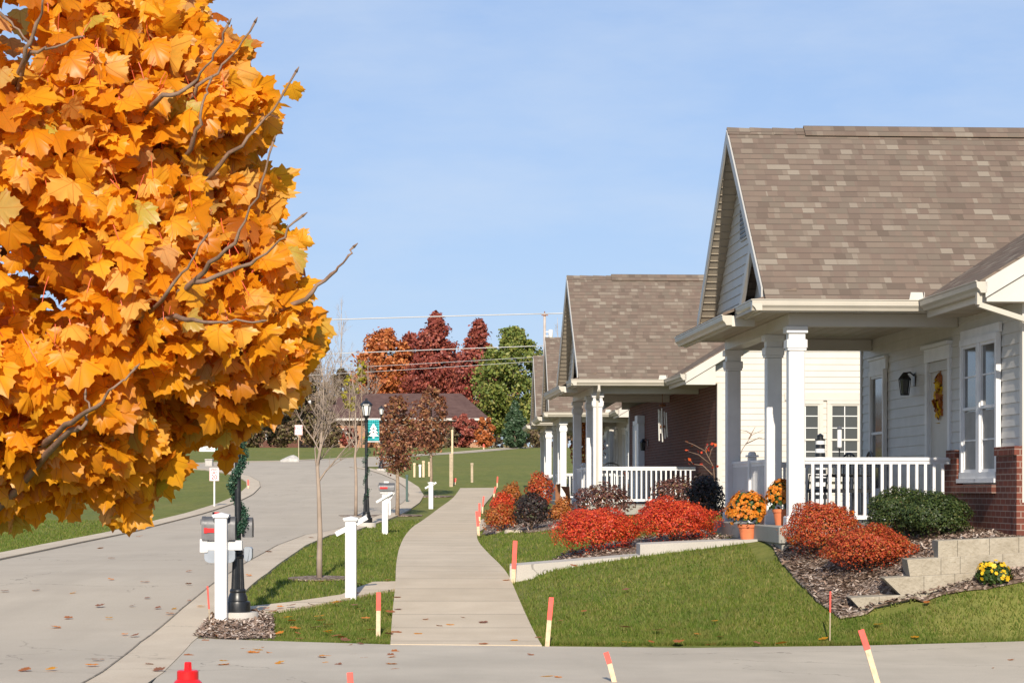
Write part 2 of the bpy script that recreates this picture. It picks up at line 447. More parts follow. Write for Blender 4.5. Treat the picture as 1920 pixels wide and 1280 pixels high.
    M['farbrick'] = brick('tan_brick', (.44, .23, .13), (.36, .18, .10), (.42, .34, .28))
    # foliage
    M['maple_plain'] = leafmat('maple_leaf', [(0, (.34, .085, .015)), (.08, (.62, .18, .012)), (.28, (.80, .29, .012)), (.58, (.90, .40, .016)), (.82, (.92, .47, .03)), (.94, (.85, .46, .12)), (1, (.46, .40, .04))], .55, .42, True)
    t = NT('maple_leaf_veined'); rnd = t.n('ShaderNodeNewGeometry').outputs['Random Per Island']
    stops = [(0, (.45, .13, .015)), (.05, (.70, .26, .012)), (.24, (.84, .34, .012)), (.54, (.92, .42, .016)), (.80, (.94, .51, .035)), (.91, (.90, .52, .15)), (.95, (.72, .40, .17)), (1, (.55, .49, .05))]
    col = t.ramp(rnd, stops)
    s = t.n('ShaderNodeSeparateXYZ', ins={0: t.uv()}); ax_ = t.math('ABSOLUTE', s.outputs[0]); ang = t.math('ARCTAN2', ax_, s.outputs[1])
    rad_ = t.math('SQRT', t.math('ADD', t.math('MULTIPLY', ax_, ax_), t.math('MULTIPLY', s.outputs[1], s.outputs[1])))
    dmin = ang
    for a_ in (.93, 1.72): dmin = t.math('MINIMUM', dmin, t.math('ABSOLUTE', t.math('SUBTRACT', ang, a_)))
    dl = t.math('MULTIPLY', dmin, rad_)
    vein = t.math('MULTIPLY', t.math('LESS_THAN', dl, .013), .55)
    col = t.mix(vein, col, (.50, .15, .015))
    blot = t.noise(14, 4, t.obj()); col = t.mix(t.ramp(blot, [(.55, (0, 0, 0)), (.8, (.5, .5, .5))]), col, (.60, .20, .02))
    edge = t.ramp(t.math('MULTIPLY', rad_, t.math('ADD', t.noise(9, 2, t.obj()), .5)), [(.62, (0, 0, 0)), (1, (.55, .55, .55))]); col = t.mix(edge, col, (.62, .26, .03))
    t.done(col, t.math('MULTIPLY_ADD', blot, .3, .25), .4)
    tr_ = t.n('ShaderNodeBsdfTranslucent', ins={'Color': col}); mx_ = t.n('ShaderNodeMixShader', ins={'Fac': .58})
    t.t.links.new(t.p.outputs[0], mx_.inputs[1]); t.t.links.new(tr_.outputs[0], mx_.inputs[2]); t.t.links.new(mx_.outputs[0], t.out.inputs['Surface']); M['maple'] = t.m
    M['burn'] = leafmat('burning_bush_leaf', [(0, (.36, .022, .018)), (.4, (.58, .045, .022)), (.75, (.68, .090, .026)), (1, (.74, .20, .04))], .3)
    M['burn2'] = leafmat('russet_leaf', [(0, (.26, .03, .018)), (.4, (.46, .065, .026)), (.75, (.54, .105, .03)), (.92, (.48, .19, .035)), (1, (.20, .18, .035))], .3)
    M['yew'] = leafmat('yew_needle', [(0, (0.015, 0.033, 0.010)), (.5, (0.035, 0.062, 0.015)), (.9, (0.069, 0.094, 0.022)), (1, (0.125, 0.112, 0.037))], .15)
    M['mumleaf'] = leafmat('mum_leaf', [(0, (.02, .05, .01)), (1, (.06, .10, .02))], .2)
    M['mum'] = leafmat('orange_mum', [(0, (.50, .12, .01)), (.5, (.70, .22, .015)), (1, (.78, .34, .04))], .25)
    M['ymum'] = leafmat('yellow_mum', [(0, (.72, .40, .01)), (1, (.85, .56, .02))], .25)
    M['purple'] = leafmat('purple_leaf', [(0, (0.046, 0.023, 0.023)), (.5, (0.111, 0.046, 0.039)), (.85, (0.195, 0.078, 0.052)), (1, (0.182, 0.143, 0.052))], .2)
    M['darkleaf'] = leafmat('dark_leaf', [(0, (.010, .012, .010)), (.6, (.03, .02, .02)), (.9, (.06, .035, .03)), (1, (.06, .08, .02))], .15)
    M['rust'] = leafmat('rust_leaf', [(0, (.22, .06, .015)), (.5, (.40, .12, .025)), (1, (.50, .22, .05))], .3)
    M['oak'] = leafmat('brown_red_leaf', [(0, (0.112, 0.037, 0.027)), (.45, (0.225, 0.081, 0.050)), (.8, (0.338, 0.150, 0.062)), (.95, (0.450, 0.250, 0.125)), (1, (0.250, 0.250, 0.050))], .3)
    M['t_orange'] = leafmat('orange_crown', [(0, (0.300, 0.075, 0.022)), (.5, (0.510, 0.150, 0.045)), (1, (0.600, 0.255, 0.075))], .25)
    M['t_red'] = leafmat('red_crown', [(0, (0.189, 0.043, 0.035)), (.5, (0.319, 0.075, 0.055)), (1, (0.435, 0.138, 0.080))], .25)
    M['t_green'] = leafmat('green_crown', [(0, (0.090, 0.135, 0.030)), (.5, (0.180, 0.225, 0.045)), (1, (0.360, 0.330, 0.090))], .25)
    M['t_spruce'] = leafmat('spruce_crown', [(0, (0.028, 0.063, 0.028)), (1, (0.063, 0.105, 0.049))], .1)
    M['t_shrub'] = leafmat('shrub_crown', [(0, (0.090, 0.060, 0.045)), (.6, (0.180, 0.120, 0.068)), (1, (0.195, 0.195, 0.060))], .2)
    M['t_yellow'] = leafmat('yellow_crown', [(0, (0.260, 0.234, 0.026)), (1, (0.494, 0.416, 0.052))], .3)
    M['hedge'] = leafmat('maroon_hedge', [(0, (0.150, 0.033, 0.030)), (1, (0.300, 0.075, 0.060))], .2)
    M['garland'] = leafmat('garland_needle', [(0, (.012, .04, .024)), (.7, (.03, .085, .05)), (1, (.07, .15, .09))], .1)
    t = NT('dark_roof'); f = t.noise(1.5, 5, t.obj())
    M['darkroof'] = t.done(t.ramp(f, [(.3, (.085, .05, .045)), (.7, (.13, .08, .07))]), .95, .1)
mats()
# ------------------------------------------------------------------ ground and paving
def lines(segs):
    out = []
    for a, b, st in segs: out += list(np.arange(a, b - 1e-6, st))
    out.append(segs[-1][1]); return np.array(out)
def make_ground():
    xs = lines([(-900, -120, 60), (-120, -40, 8), (-40, -14, 1.5), (-14, 3.4, .25), (3.4, 6.6, .1), (6.6, 12, .25), (12, 34, .8), (34, 120, 6), (120, 900, 60)])
    ys = lines([(-60, 14, 4), (14, 23, 1), (23, 25, .2), (25, 27, .08), (27, 40, .22), (40, 100, .5), (100, 180, 1.5), (180, 330, 4), (330, 600, 30), (600, 3000, 240)])
    X, Y = np.meshgrid(xs, ys); Z = H(X, Y)
    V = np.stack([X, Y, Z], -1).reshape(-1, 3)
    nx, ny = len(xs), len(ys)
    i = np.arange(nx - 1)[None] + np.arange(ny - 1)[:, None] * nx
    Fs = np.stack([i, i + 1, i + 1 + nx, i + nx], -1).reshape(-1, 4)
    tag(indexed_mesh('ground', V, Fs, M['lawn'], None, True), kind='structure')
make_ground()

def inside(poly, X, Y):
    p = np.asarray(poly); n = len(p); r = np.zeros(X.shape, bool); j = n - 1
    for i in range(n):
        xi, yi = p[i]; xj, yj = p[j]
        c = ((yi > Y) != (yj > Y))
        with np.errstate(divide='ignore', invalid='ignore'):
            r ^= c & (X < (xj - xi) * (Y - yi) / (yj - yi + 1e-12) + xi)
        j = i
    return r
def densify(poly, closed=True, near=.25):
    out = []; n = len(poly)
    for i in range(n if closed else n - 1):
        a = np.array(poly[i][:2], float); b = np.array(poly[(i + 1) % n][:2], float)
        st = near * max(1, a[1] / 40)
        k = max(1, int(np.linalg.norm(b - a) / st))
        out += [tuple(a + (b - a) * t / k) for t in range(k)]
    if not closed: out.append(tuple(poly[-1][:2]))
    return out
SHEETS = []
def sheet(name, poly, lift, mat, skirt=0.0, near=.25, kind='structure', zfun=None, parent=None):
    """paving draped over the ground, with real edges of the given depth"""
    p = densify(poly, True, near); SHEETS.append(np.array(p))
    P = np.array(p); lo = P.min(0); hi = P.max(0)
    ys = []; y = lo[1]
    pts = []
    while y < hi[1]:
        st = near * 1.6 * max(1, y / 40); xs = np.arange(lo[0], hi[0], st) + random.uniform(0, st * .3)
        pts.append(np.stack([xs, np.full(len(xs), y)], 1)); y += st
    q = np.concatenate(pts) if pts else np.zeros((0, 2))
    q = q[inside(P, q[:, 0], q[:, 1])]
    # keep interior points off the border
    if len(q):
        d = np.sqrt(((q[:, None] - P[None]) ** 2).sum(-1)).min(1); q = q[d > near * .5]
    allp = [Vector(a) for a in p] + [Vector(a) for a in q.tolist()]
    n = len(p)
    r = delaunay_2d_cdt(allp, [(i, (i + 1) % n) for i in range(n)], [], 1, 1e-5)
    V2 = np.array([(v.x, v.y) for v in r[0]])
    Z = (H(V2[:, 0], V2[:, 1]) + lift) if zfun is None else zfun(V2[:, 0], V2[:, 1])
    vs = [(a[0], a[1], z) for a, z in zip(V2, Z)]
    fs = []
    for f in r[2]:
        f = list(f)
        a, b, c = V2[f[0]], V2[f[1]], V2[f[2]]
        if (b[0]-a[0])*(c[1]-a[1]) - (b[1]-a[1])*(c[0]-a[0]) < 0: f.reverse()
        fs.append(tuple(f))
    if skirt:
        from collections import defaultdict
        cnt = defaultdict(int)
        for f in fs:
            for i in range(len(f)): cnt[(f[i], f[(i+1) % len(f)])] += 1
        low = {}
        for (a, b) in list(cnt):
            if (b, a) not in cnt:
                for k in (a, b):
                    if k not in low:
                        low[k] = len(vs); vs.append((vs[k][0], vs[k][1], vs[k][2] - skirt))
                fs.append((a, low[a], low[b], b))
    me = bpy.data.meshes.new(name); me.from_pydata(vs, [], fs)
    return tag(link_mesh(name, me, mat, parent), kind=kind)

def G(*pts): return [tuple(gp(x, y)[:2]) for x, y in pts]
road_r = [(-2.2, -30), (-2.7, 0), (-3.2, 12)] + G((190,1270),(262,1212),(340,1148),(430,1080),(520,1026),(572,1006),(630,995),(690,976),(730,960),(756,944),(767,930),(760,915),(740,901),(715,890),(690,882),(655,876.5))
road_l = [(-10.5, -30), (-10.3, 0), (-9.6, 20)] + G((-60,1072),(0,1052),(150,1020),(290,988),(380,965),(440,945),(474,928),(488,914),(486,904),(468,894),(440,887),(400,881),(330,877),(200,874),(0,871))
# cross street beyond the bend
far_c = G((-200,866),(0,867.5),(200,869.5),(330,871),(470,866.5),(560,864.5),(650,860),(760,855),(900,845.5),(1060,834))
far_n = [(x - .3, y - 6.5) for x, y in G((760,855),(900,845.5),(1060,834))]
j = road_r[-1]
road_poly = road_r + [(j[0] + 2.0, j[1] + 4), ] + far_n + list(reversed(far_c)) + [(far_c[0][0] - 5, far_c[0][1] - 12)] + list(reversed(road_l))
sheet('road', road_poly, .02, M['road'])

def strip(pl, w, side):
    """offset of an open polyline to one side, for kerbs"""
    pl = [Vector(p) for p in pl]; out = []
    for i, p in enumerate(pl):
        d = (pl[min(i+1, len(pl)-1)] - pl[max(i-1, 0)]).normalized()
        nrm = Vector((d.y, -d.x)) * side
        out.append(tuple(p + nrm * w))
    return [tuple(p) for p in pl] + list(reversed(out))
KERBR = strip(road_r, .52, 1); KERBL = strip(road_l, .52, -1)
sheet('kerb', KERBR, .045, M['curb'], .05)
sheet('kerb', KERBL, .045, M['curb'], .05)
def joint(pl):
    a = strip(pl, -.006, 1)[len(pl):][::-1]; return [tuple(p) for p in a] + strip(pl, .012, 1)[len(pl):]
for pl_ in (road_r[2:], road_l[2:]): sheet('kerb_joint', joint(pl_), .052, M['jointdark'], 0, .4)
sheet('kerb', strip(list(reversed(far_c)), .8, 1), .06, M['curb'], .06)

walk_l = [(732,1215),(735,1161),(742,1099),(742,1066),(749,1026),(766,995),(793,978),(821,956),(846,939),(863,916.6)]
walk_r = [(1016,1217),(998,1184),(981,1147),(961.5,1102),(947.5,1074),(913.8,1040),(895.5,1018),(894,1006),(896,985),(902,958),(912,943),(925,928),(932,916)]
def chaikin(p, n=2):
    for _ in range(n):
        p = [p[0]] + [tuple(np.array(a) * (1 - f) + np.array(b) * f) for a, b in zip(p, p[1:]) for f in (.25, .75)] + [p[-1]]
    return p
WALK = chaikin(G(*walk_l), 3) + list(reversed(chaikin(G(*walk_r), 3)))
sheet('sidewalk', WALK, .045, M['walk'], .05)
DRIVE = G((262,1212),(318,1206),(372,1203),(520,1208),(735,1214.5),(1015,1218),(1300,1221),(1600,1217),(1920,1208)) + [(9, 24.4), (30, 24.4), (30, 15), (-3.0, 15)] + G((190,1270))
DRIVE = [(x + (.50 if i in (0,) or i == len(DRIVE) - 1 else 0), y) for i, (x, y) in enumerate(DRIVE)]
DRIVE[-2] = (-2.55, 15)
sheet('driveway', DRIVE, .038, M['drive'])
# narrow concrete strip from the sidewalk to the lamp
STRIP = G((744,1093),(700,1094),(672,1104),(640,1118),(560,1130),(500,1137),(463,1141),(466,1156),(540,1146),(640,1128),(688,1117),(744,1107))
sheet('path', STRIP, .03, M['walk'], .03)
SPUR = G((895,983),(907,975),(912,990),(896,1000))
sheet('path', SPUR, .05, M['walk'], .05)
# mulch beds
BED1 = G((362,1200),(395,1160),(432,1150),(470,1150),(512,1160),(515,1203),(440,1206))
sheet('mulch_bed', BED1, .035, M['mulch'], .03)
BED2 = G((1448,1026),(1462,1055),(1490,1088),(1530,1130),(1575,1163),(1640,1150),(1750,1124),(1850,1108),(1935,1092)) + [(6.3, 25.6), (6.0, 26.1), (5.5, 28.4), (3.62, 29.0), (3.2, 29.4)]
sheet('mulch_bed', BED2, .042, M['mulch'], .02, .10)
BED3 = [(.45, 33.0), (.6, 32.72), (1.1, 32.45), (1.7, 32.15), (2.3, 31.85), (2.95, 31.6), (2.8, 34.8), (1.5, 34.9), (.7, 34.3)]
sheet('mulch_bed', BED3, .03, M['mulch'], .02)
BED4 = G((905,1003),(930,1002),(985,1000),(1045,993)) + [(1.35, 51), (1.3, 58), (.5, 66), (-.4, 66), (-.62, 56), (-.66, 50)]
sheet('mulch_bed', BED4, .03, M['mulch'], .02)
for px, py, r in ((600, 1086, .42), (745, 967, .7), (808, 931, .8), (668, 968, .5)):
    g = gp(px, py)
    tag(sheet('mulch_ring', [(g.x + r * math.cos(a) * random.uniform(.85, 1.1), g.y + r * math.sin(a) * random.uniform(.85, 1.1)) for a in np.linspace(0, 2 * math.pi, 17)[:-1]], .03, M['mulch'], .02))

# house walk: two raised concrete tiers leading to the porch
def slab_tier(name, x0, x1, y0, y1, z0, z1, t, skew=-.5):
    mb = MB(); yo = -.06
    n = 8
    for i in range(n):
        a = x0 + (x1 - x0) * i / n; b = x0 + (x1 - x0) * (i + 1) / n
        za = z0 + (z1 - z0) * i / n; zc = z0 + (z1 - z0) * (i + 1) / n
        sa = (a - x0) * skew; sb = (b - x0) * skew
        P = lambda x, y, s, z: (x, y + s, z)
        mb.quad(P(a,y0,sa,za), P(b,y0,sb,zc), P(b,y1,sb,zc), P(a,y1,sa,za))
        mb.quad(P(a,y0,sa,za-t), P(b,y0,sb,zc-t), P(b,y0,sb,zc), P(a,y0,sa,za))
        mb.quad(P(b,y1,sb,zc-t), P(a,y1,sa,za-t), P(a,y1,sa,za), P(b,y1,sb,zc))
        if i == 0: mb.quad(P(a,y1,sa,za-t), P(a,y0,sa,za-t), P(a,y0,sa,za), P(a,y1,sa,za))
        if i == n - 1: mb.quad(P(b,y0,sb,zc-t), P(b,y1,sb,zc-t), P(b,y1,sb,zc), P(b,y0,sb,zc))
    return tag(mb.build(name, M['slab']), kind='structure')
slab_tier('walkway', -.03, 1.66, 31.95, 32.95, .583, .745, .4)
slab_tier('walkway', 1.66, 3.16, 31.10, 32.10, .888, .972, .4)
SHEETS.append(np.array([(-.05, 31.85), (1.66, 31.0), (3.2, 30.25), (3.2, 31.4), (1.66, 32.1), (-.05, 33.0)]))

# ------------------------------------------------------------------ grass blades on the near lawns
def grass():
    N = 430000
    # density falls with distance
    D = 24.35 + (62 - 24.35) * RNG.random(N) ** 2.2
    X = (RNG.random(N) * 2400 - 250 - 960) * D / F
    keep = np.ones(N, bool); JX = RNG.normal(0, .016, N); JY = RNG.normal(0, .016, N)   # ragged turf edges
    for s in SHEETS:
        lo = s.min(0); hi = s.max(0)
        bb = (X > lo[0]) & (X < hi[0]) & (D > lo[1]) & (D < hi[1]) & keep
        idx = np.where(bb)[0]
        if len(idx): keep[idx] &= ~inside(s, X[idx] + JX[idx], D[idx] + JY[idx])
    keep &= ~((X > 2.95) & (D > 28.7) & (D < 36)) & ~((X > 1.6) & (D > 48)) & ~((X > 5.2) & (D > 25.9))
    road = inside(np.array(densify(road_poly)), X, D); keep &= ~road
    X = X[keep]; D = D[keep]; n = len(X)
    Z = H(X, D)
    w = (.0045 + .004 * RNG.random(n)) * (D / 26); h = .022 + .038 * RNG.random(n)
    a = RNG.random(n) * 2 * np.pi; lean = RNG.normal(0, .02, (n, 2))
    V = np.zeros((n, 3, 3))
    V[:, 0] = np.stack([X - np.cos(a) * w, D - np.sin(a) * w, Z - .004], 1)
    V[:, 1] = np.stack([X + np.cos(a) * w, D + np.sin(a) * w, Z - .004], 1)
    V[:, 2] = np.stack([X + lean[:, 0], D + lean[:, 1], Z + h], 1)
    tag(np_mesh('grass', V, 3, M['blade']), 'short green lawn grass beside the walks', 'grass', kind='stuff')
grass()

def chips():
    out = []
    for poly, n in ((BED1, 3600), (BED2, 9000), (BED3, 2000), (BED4, 1800)):
        P = np.array(poly); lo, hi = P.min(0), P.max(0)
        x = lo[0] + (hi[0] - lo[0]) * RNG.random(n * 3); y = lo[1] + (hi[1] - lo[1]) * RNG.random(n * 3)
        k = inside(P, x, y); x = x[k][:n]; y = y[k][:n]
        z = H(x, y) + .05 + .02 * RNG.random(len(x))
        L = (.008 + .030 * RNG.random(len(x))); Wd = L * (.18 + .25 * RNG.random(len(x)))
        a = RNG.random(len(x)) * 6.28; tl = RNG.normal(0, .35, (len(x), 2))
        e1 = np.stack([np.cos(a), np.sin(a), tl[:, 0]], 1) * L[:, None]; e2 = np.stack([-np.sin(a), np.cos(a), tl[:, 1]], 1) * Wd[:, None]
        c = np.stack([x, y, z], 1)
        out.append(np.stack([c - e1 - e2, c + e1 - e2, c + e1 + e2, c - e1 + e2], 1))
    tag(np_mesh('mulch', np.concatenate(out), 4, M['chip']), 'loose grey and brown bark chips in the beds', 'mulch', kind='stuff')
chips()

# ------------------------------------------------------------------ houses
def siding(mb, org, ax, nrm, spans, w0, w1, step=.12, mi=0):
    """lapped boards: spans(wa, wb) gives the stretch along ax at the two heights of each course"""
    org = Vector(org); ax = Vector(ax); nrm = Vector(nrm); up = Vector((0, 0, 1))
    w = w0
    while w < w1 - 1e-4:
        wb = min(w + step, w1)
        for (a0, a1, b0, b1) in spans(w, wb):
            p0 = org + ax*a0 + up*w + nrm*.014; p1 = org + ax*a1 + up*w + nrm*.014
            p2 = org + ax*b1 + up*wb + nrm*.001; p3 = org + ax*b0 + up*wb + nrm*.001
            q0 = org + ax*a0 + up*w; q1 = org + ax*a1 + up*w
            mb.quad(p0, p1, p2, p3, mi); mb.quad(q0, q1, p1, p0, mi)
        w = wb

def window(root, org, ax, nrm, a0, a1, w0, w1, grid=(2, 2), sill=True, frame='white', curtain=0):
    """double-hung window standing proud of the wall; org on the wall face"""
    org = Vector(org); ax = Vector(ax).normalized(); nrm = Vector(nrm).normalized(); up = Vector((0, 0, 1))
    def P(a, w, d): return org + ax * a + up * w + nrm * d
    fr = MB()
    def bx(a, b, c, d, e0, e1):
        fr.add([P(a,c,e0),P(b,c,e0),P(b,c,e1),P(a,c,e1),P(a,d,e0),P(b,d,e0),P(b,d,e1),P(a,d,e1)],
               [(3,2,1,0),(4,5,6,7),(0,1,5,4),(1,2,6,5),(2,3,7,6),(3,0,4,7)])
    t = .075
    bx(a0, a0 + t, w0 + t, w1 - t, 0, .055); bx(a1 - t, a1, w0 + t, w1 - t, 0, .055)
    bx(a0, a1, w1 - t, w1, 0, .06); bx(a0, a1, w0, w0 + t, 0, .065)
    if sill: bx(a0 - .03, a1 + .03, w0 - .05, w0 - .002, 0, .09)
    mid = (w0 + w1) / 2
    s = .035
    for lo, hi, d in ((w0 + t, mid + .02, .030), (mid - .018, w1 - t, .042)):
        bx(a0 + t, a0 + t + s, lo, hi, .012, d); bx(a1 - t - s, a1 - t, lo, hi, .012, d)
        bx(a0 + t + s, a1 - t - s, lo, lo + s, .012, d - .002); bx(a0 + t + s, a1 - t - s, hi - s, hi, .012, d - .002)
    o = fr.build('window', M[frame], root)
    gl = MB(); gl.quad(P(a0 + t, w0 + t, .014), P(a1 - t, w0 + t, .014), P(a1 - t, w1 - t, .014), P(a0 + t, w1 - t, .014))
    gl.build('pane', M['glass'], o)
    if grid and grid[0] == 1:
        for lo, hi in ((w0 + t, mid), (mid, w1 - t)):
            if grid[1] < 2: break
            g = MB(); w = (lo + hi) / 2; g.extrude([P(a0 + t + s, w - .009, .016), P(a1 - t - s, w - .009, .016), P(a1 - t - s, w + .009, .016), P(a0 + t + s, w + .009, .016)], nrm * .008)
            g.build('glazing_bar', M['white'], o)
    elif grid:
        g = MB()
        def gx(a, b, c, d): g.extrude([P(a, c, .016), P(b, c, .016), P(b, d, .016), P(a, d, .016)], nrm * .008)
        for k in range(1, grid[0]):
            a = a0 + t + s + (a1 - a0 - 2*t - 2*s) * k / grid[0]
            for lo, hi in ((w0 + t + s, mid - .02), (mid + .02, w1 - t - s)): gx(a - .009, a + .009, lo, hi)
        for k in range(1, grid[1]):
            for lo, hi in ((w0 + t, mid), (mid, w1 - t)):
                w = lo + (hi - lo) * k / grid[1]; gx(a0 + t + s, a1 - t - s, w - .009, w + .009)
        g.build('glazing_bars', M['white'], o)
    if curtain:
        c = MB(); n = 10
        for lo, hi in curtain:
            for i in range(n):
                x0 = a0 + t + s + (a1 - a0 - 2*t - 2*s) * i / n; x1 = a0 + t + s + (a1 - a0 - 2*t - 2*s) * (i + 1) / n
                c.quad(P(x0, lo, .0145 + .001 * (i % 2)), P(x1, lo, .0145 + .001 * ((i + 1) % 2)), P(x1, hi, .0145 + .001 * ((i + 1) % 2)), P(x0, hi, .0145 + .001 * (i % 2)))
        c.build('curtain', M['curtain'], o)
    return o

GUT = [(0, 0), (.07, 0), (.085, .03), (.115, .06), (.12, .10), (.12, .12), (0, .12)]
def gutter(root, a, b, out, parent_mat='gutter'):
    """K-profile gutter from a to b (its top back edge), opening outward along out"""
    a = Vector(a); b = Vector(b); out = Vector(out).normalized()
    mb = MB(); mb.extrude([a + out * x + Vector((0, 0, z - .12)) for x, z in GUT], b - a)
    # rolled lip
    mb.extrude([a + out * x + Vector((0, 0, z)) for x, z in ((.112, .0005), (.132, .0005), (.132, .012), (.112, .012))], b - a)
    return mb.build('gutter', M[parent_mat], root)

def column(root, u, v, top=2.41, det=True):
    c = MB()
    c.cbox(u-.098, u+.098, v-.098, v+.098, .12, 2.12, .012)
    c.cbox(u-.13, u+.13, v-.13, v+.13, 0, .12, .012)
    c.cbox(u-.115, u+.115, v-.115, v+.115, 2.12, 2.15, .006); c.cbox(u-.125, u+.125, v-.125, v+.125, 2.15, 2.25, .008)
    c.box(u-.1, u+.1, v-.1, v+.1, 2.25, 2.33); c.cbox(u-.13, u+.13, v-.13, v+.13, 2.33, top, .006)
    return c.build('column', M['white'], root)

def railing(root, a, b, det=True, sp=.102):
    """handrail and bottom rail from a to b (u,v); balusters as pieces of their own"""
    a = Vector((*a, 0)); b = Vector((*b, 0)); d = (b - a); L = d.length; d.normalize()
    r = MB(); up = Vector((0, 0, 1))
    r.bar(a + up*.812, b + up*.812, .075, .038); r.bar(a + up*.772, b + up*.772, .045, .042); r.bar(a + up*.105, b + up*.105, .045, .05)
    n = max(2, int(L / sp)); me = None
    if not det:
        for i in range(1, n):
            p = a + d * (L * i / n); r.bar(p + up*.13, p + up*.752, .034, .034, up=d)
    o = r.build('railing', M['white'], root)
    if det:
        for i in range(1, n):
            p = a + d * (L * i / n)
            if me is None:
                m = MB(); m.bar(Vector((0, 0, .13)), Vector((0, 0, .752)), .048, .034, up=d)
                bo = m.build('baluster', M['white'], o); me = bo.data
            else:
                bo = bpy.data.objects.new('baluster', me); COL.objects.link(bo); bo.parent = o
            bo.location = p
    return o

def lantern_part(root, u, v, w):
    m = MB()
    m.box(u-.012, u, v-.05, v+.05, w-.05, w+.12)
    m.tube([(u, v, w+.08), (u-.06, v, w+.13), (u-.13, v, w+.12)], .012, 6)
    m.lathe([(.02, .13), (.03, .12), (.075, .06), (.085, .045), (.085, .03)], 6, (u-.13, v, w)); m.lathe([(.055, -.17), (.06, -.16), (.06, -.145)], 6, (u-.13, v, w))
    for k in range(6):
        an = math.pi / 3 * k
        m.bar((u-.13+.078*math.cos(an), v+.078*math.sin(an), w+.03), (u-.13+.055*math.cos(an), v+.055*math.sin(an), w-.15), .01, .01)
    o = m.build('wall_lantern', M['black'], root)
    g = MB(); g.lathe([(.046, -.145), (.066, .03)], 6, (u-.13, v, w)); g.build('lantern_glass', M['glass'], o)

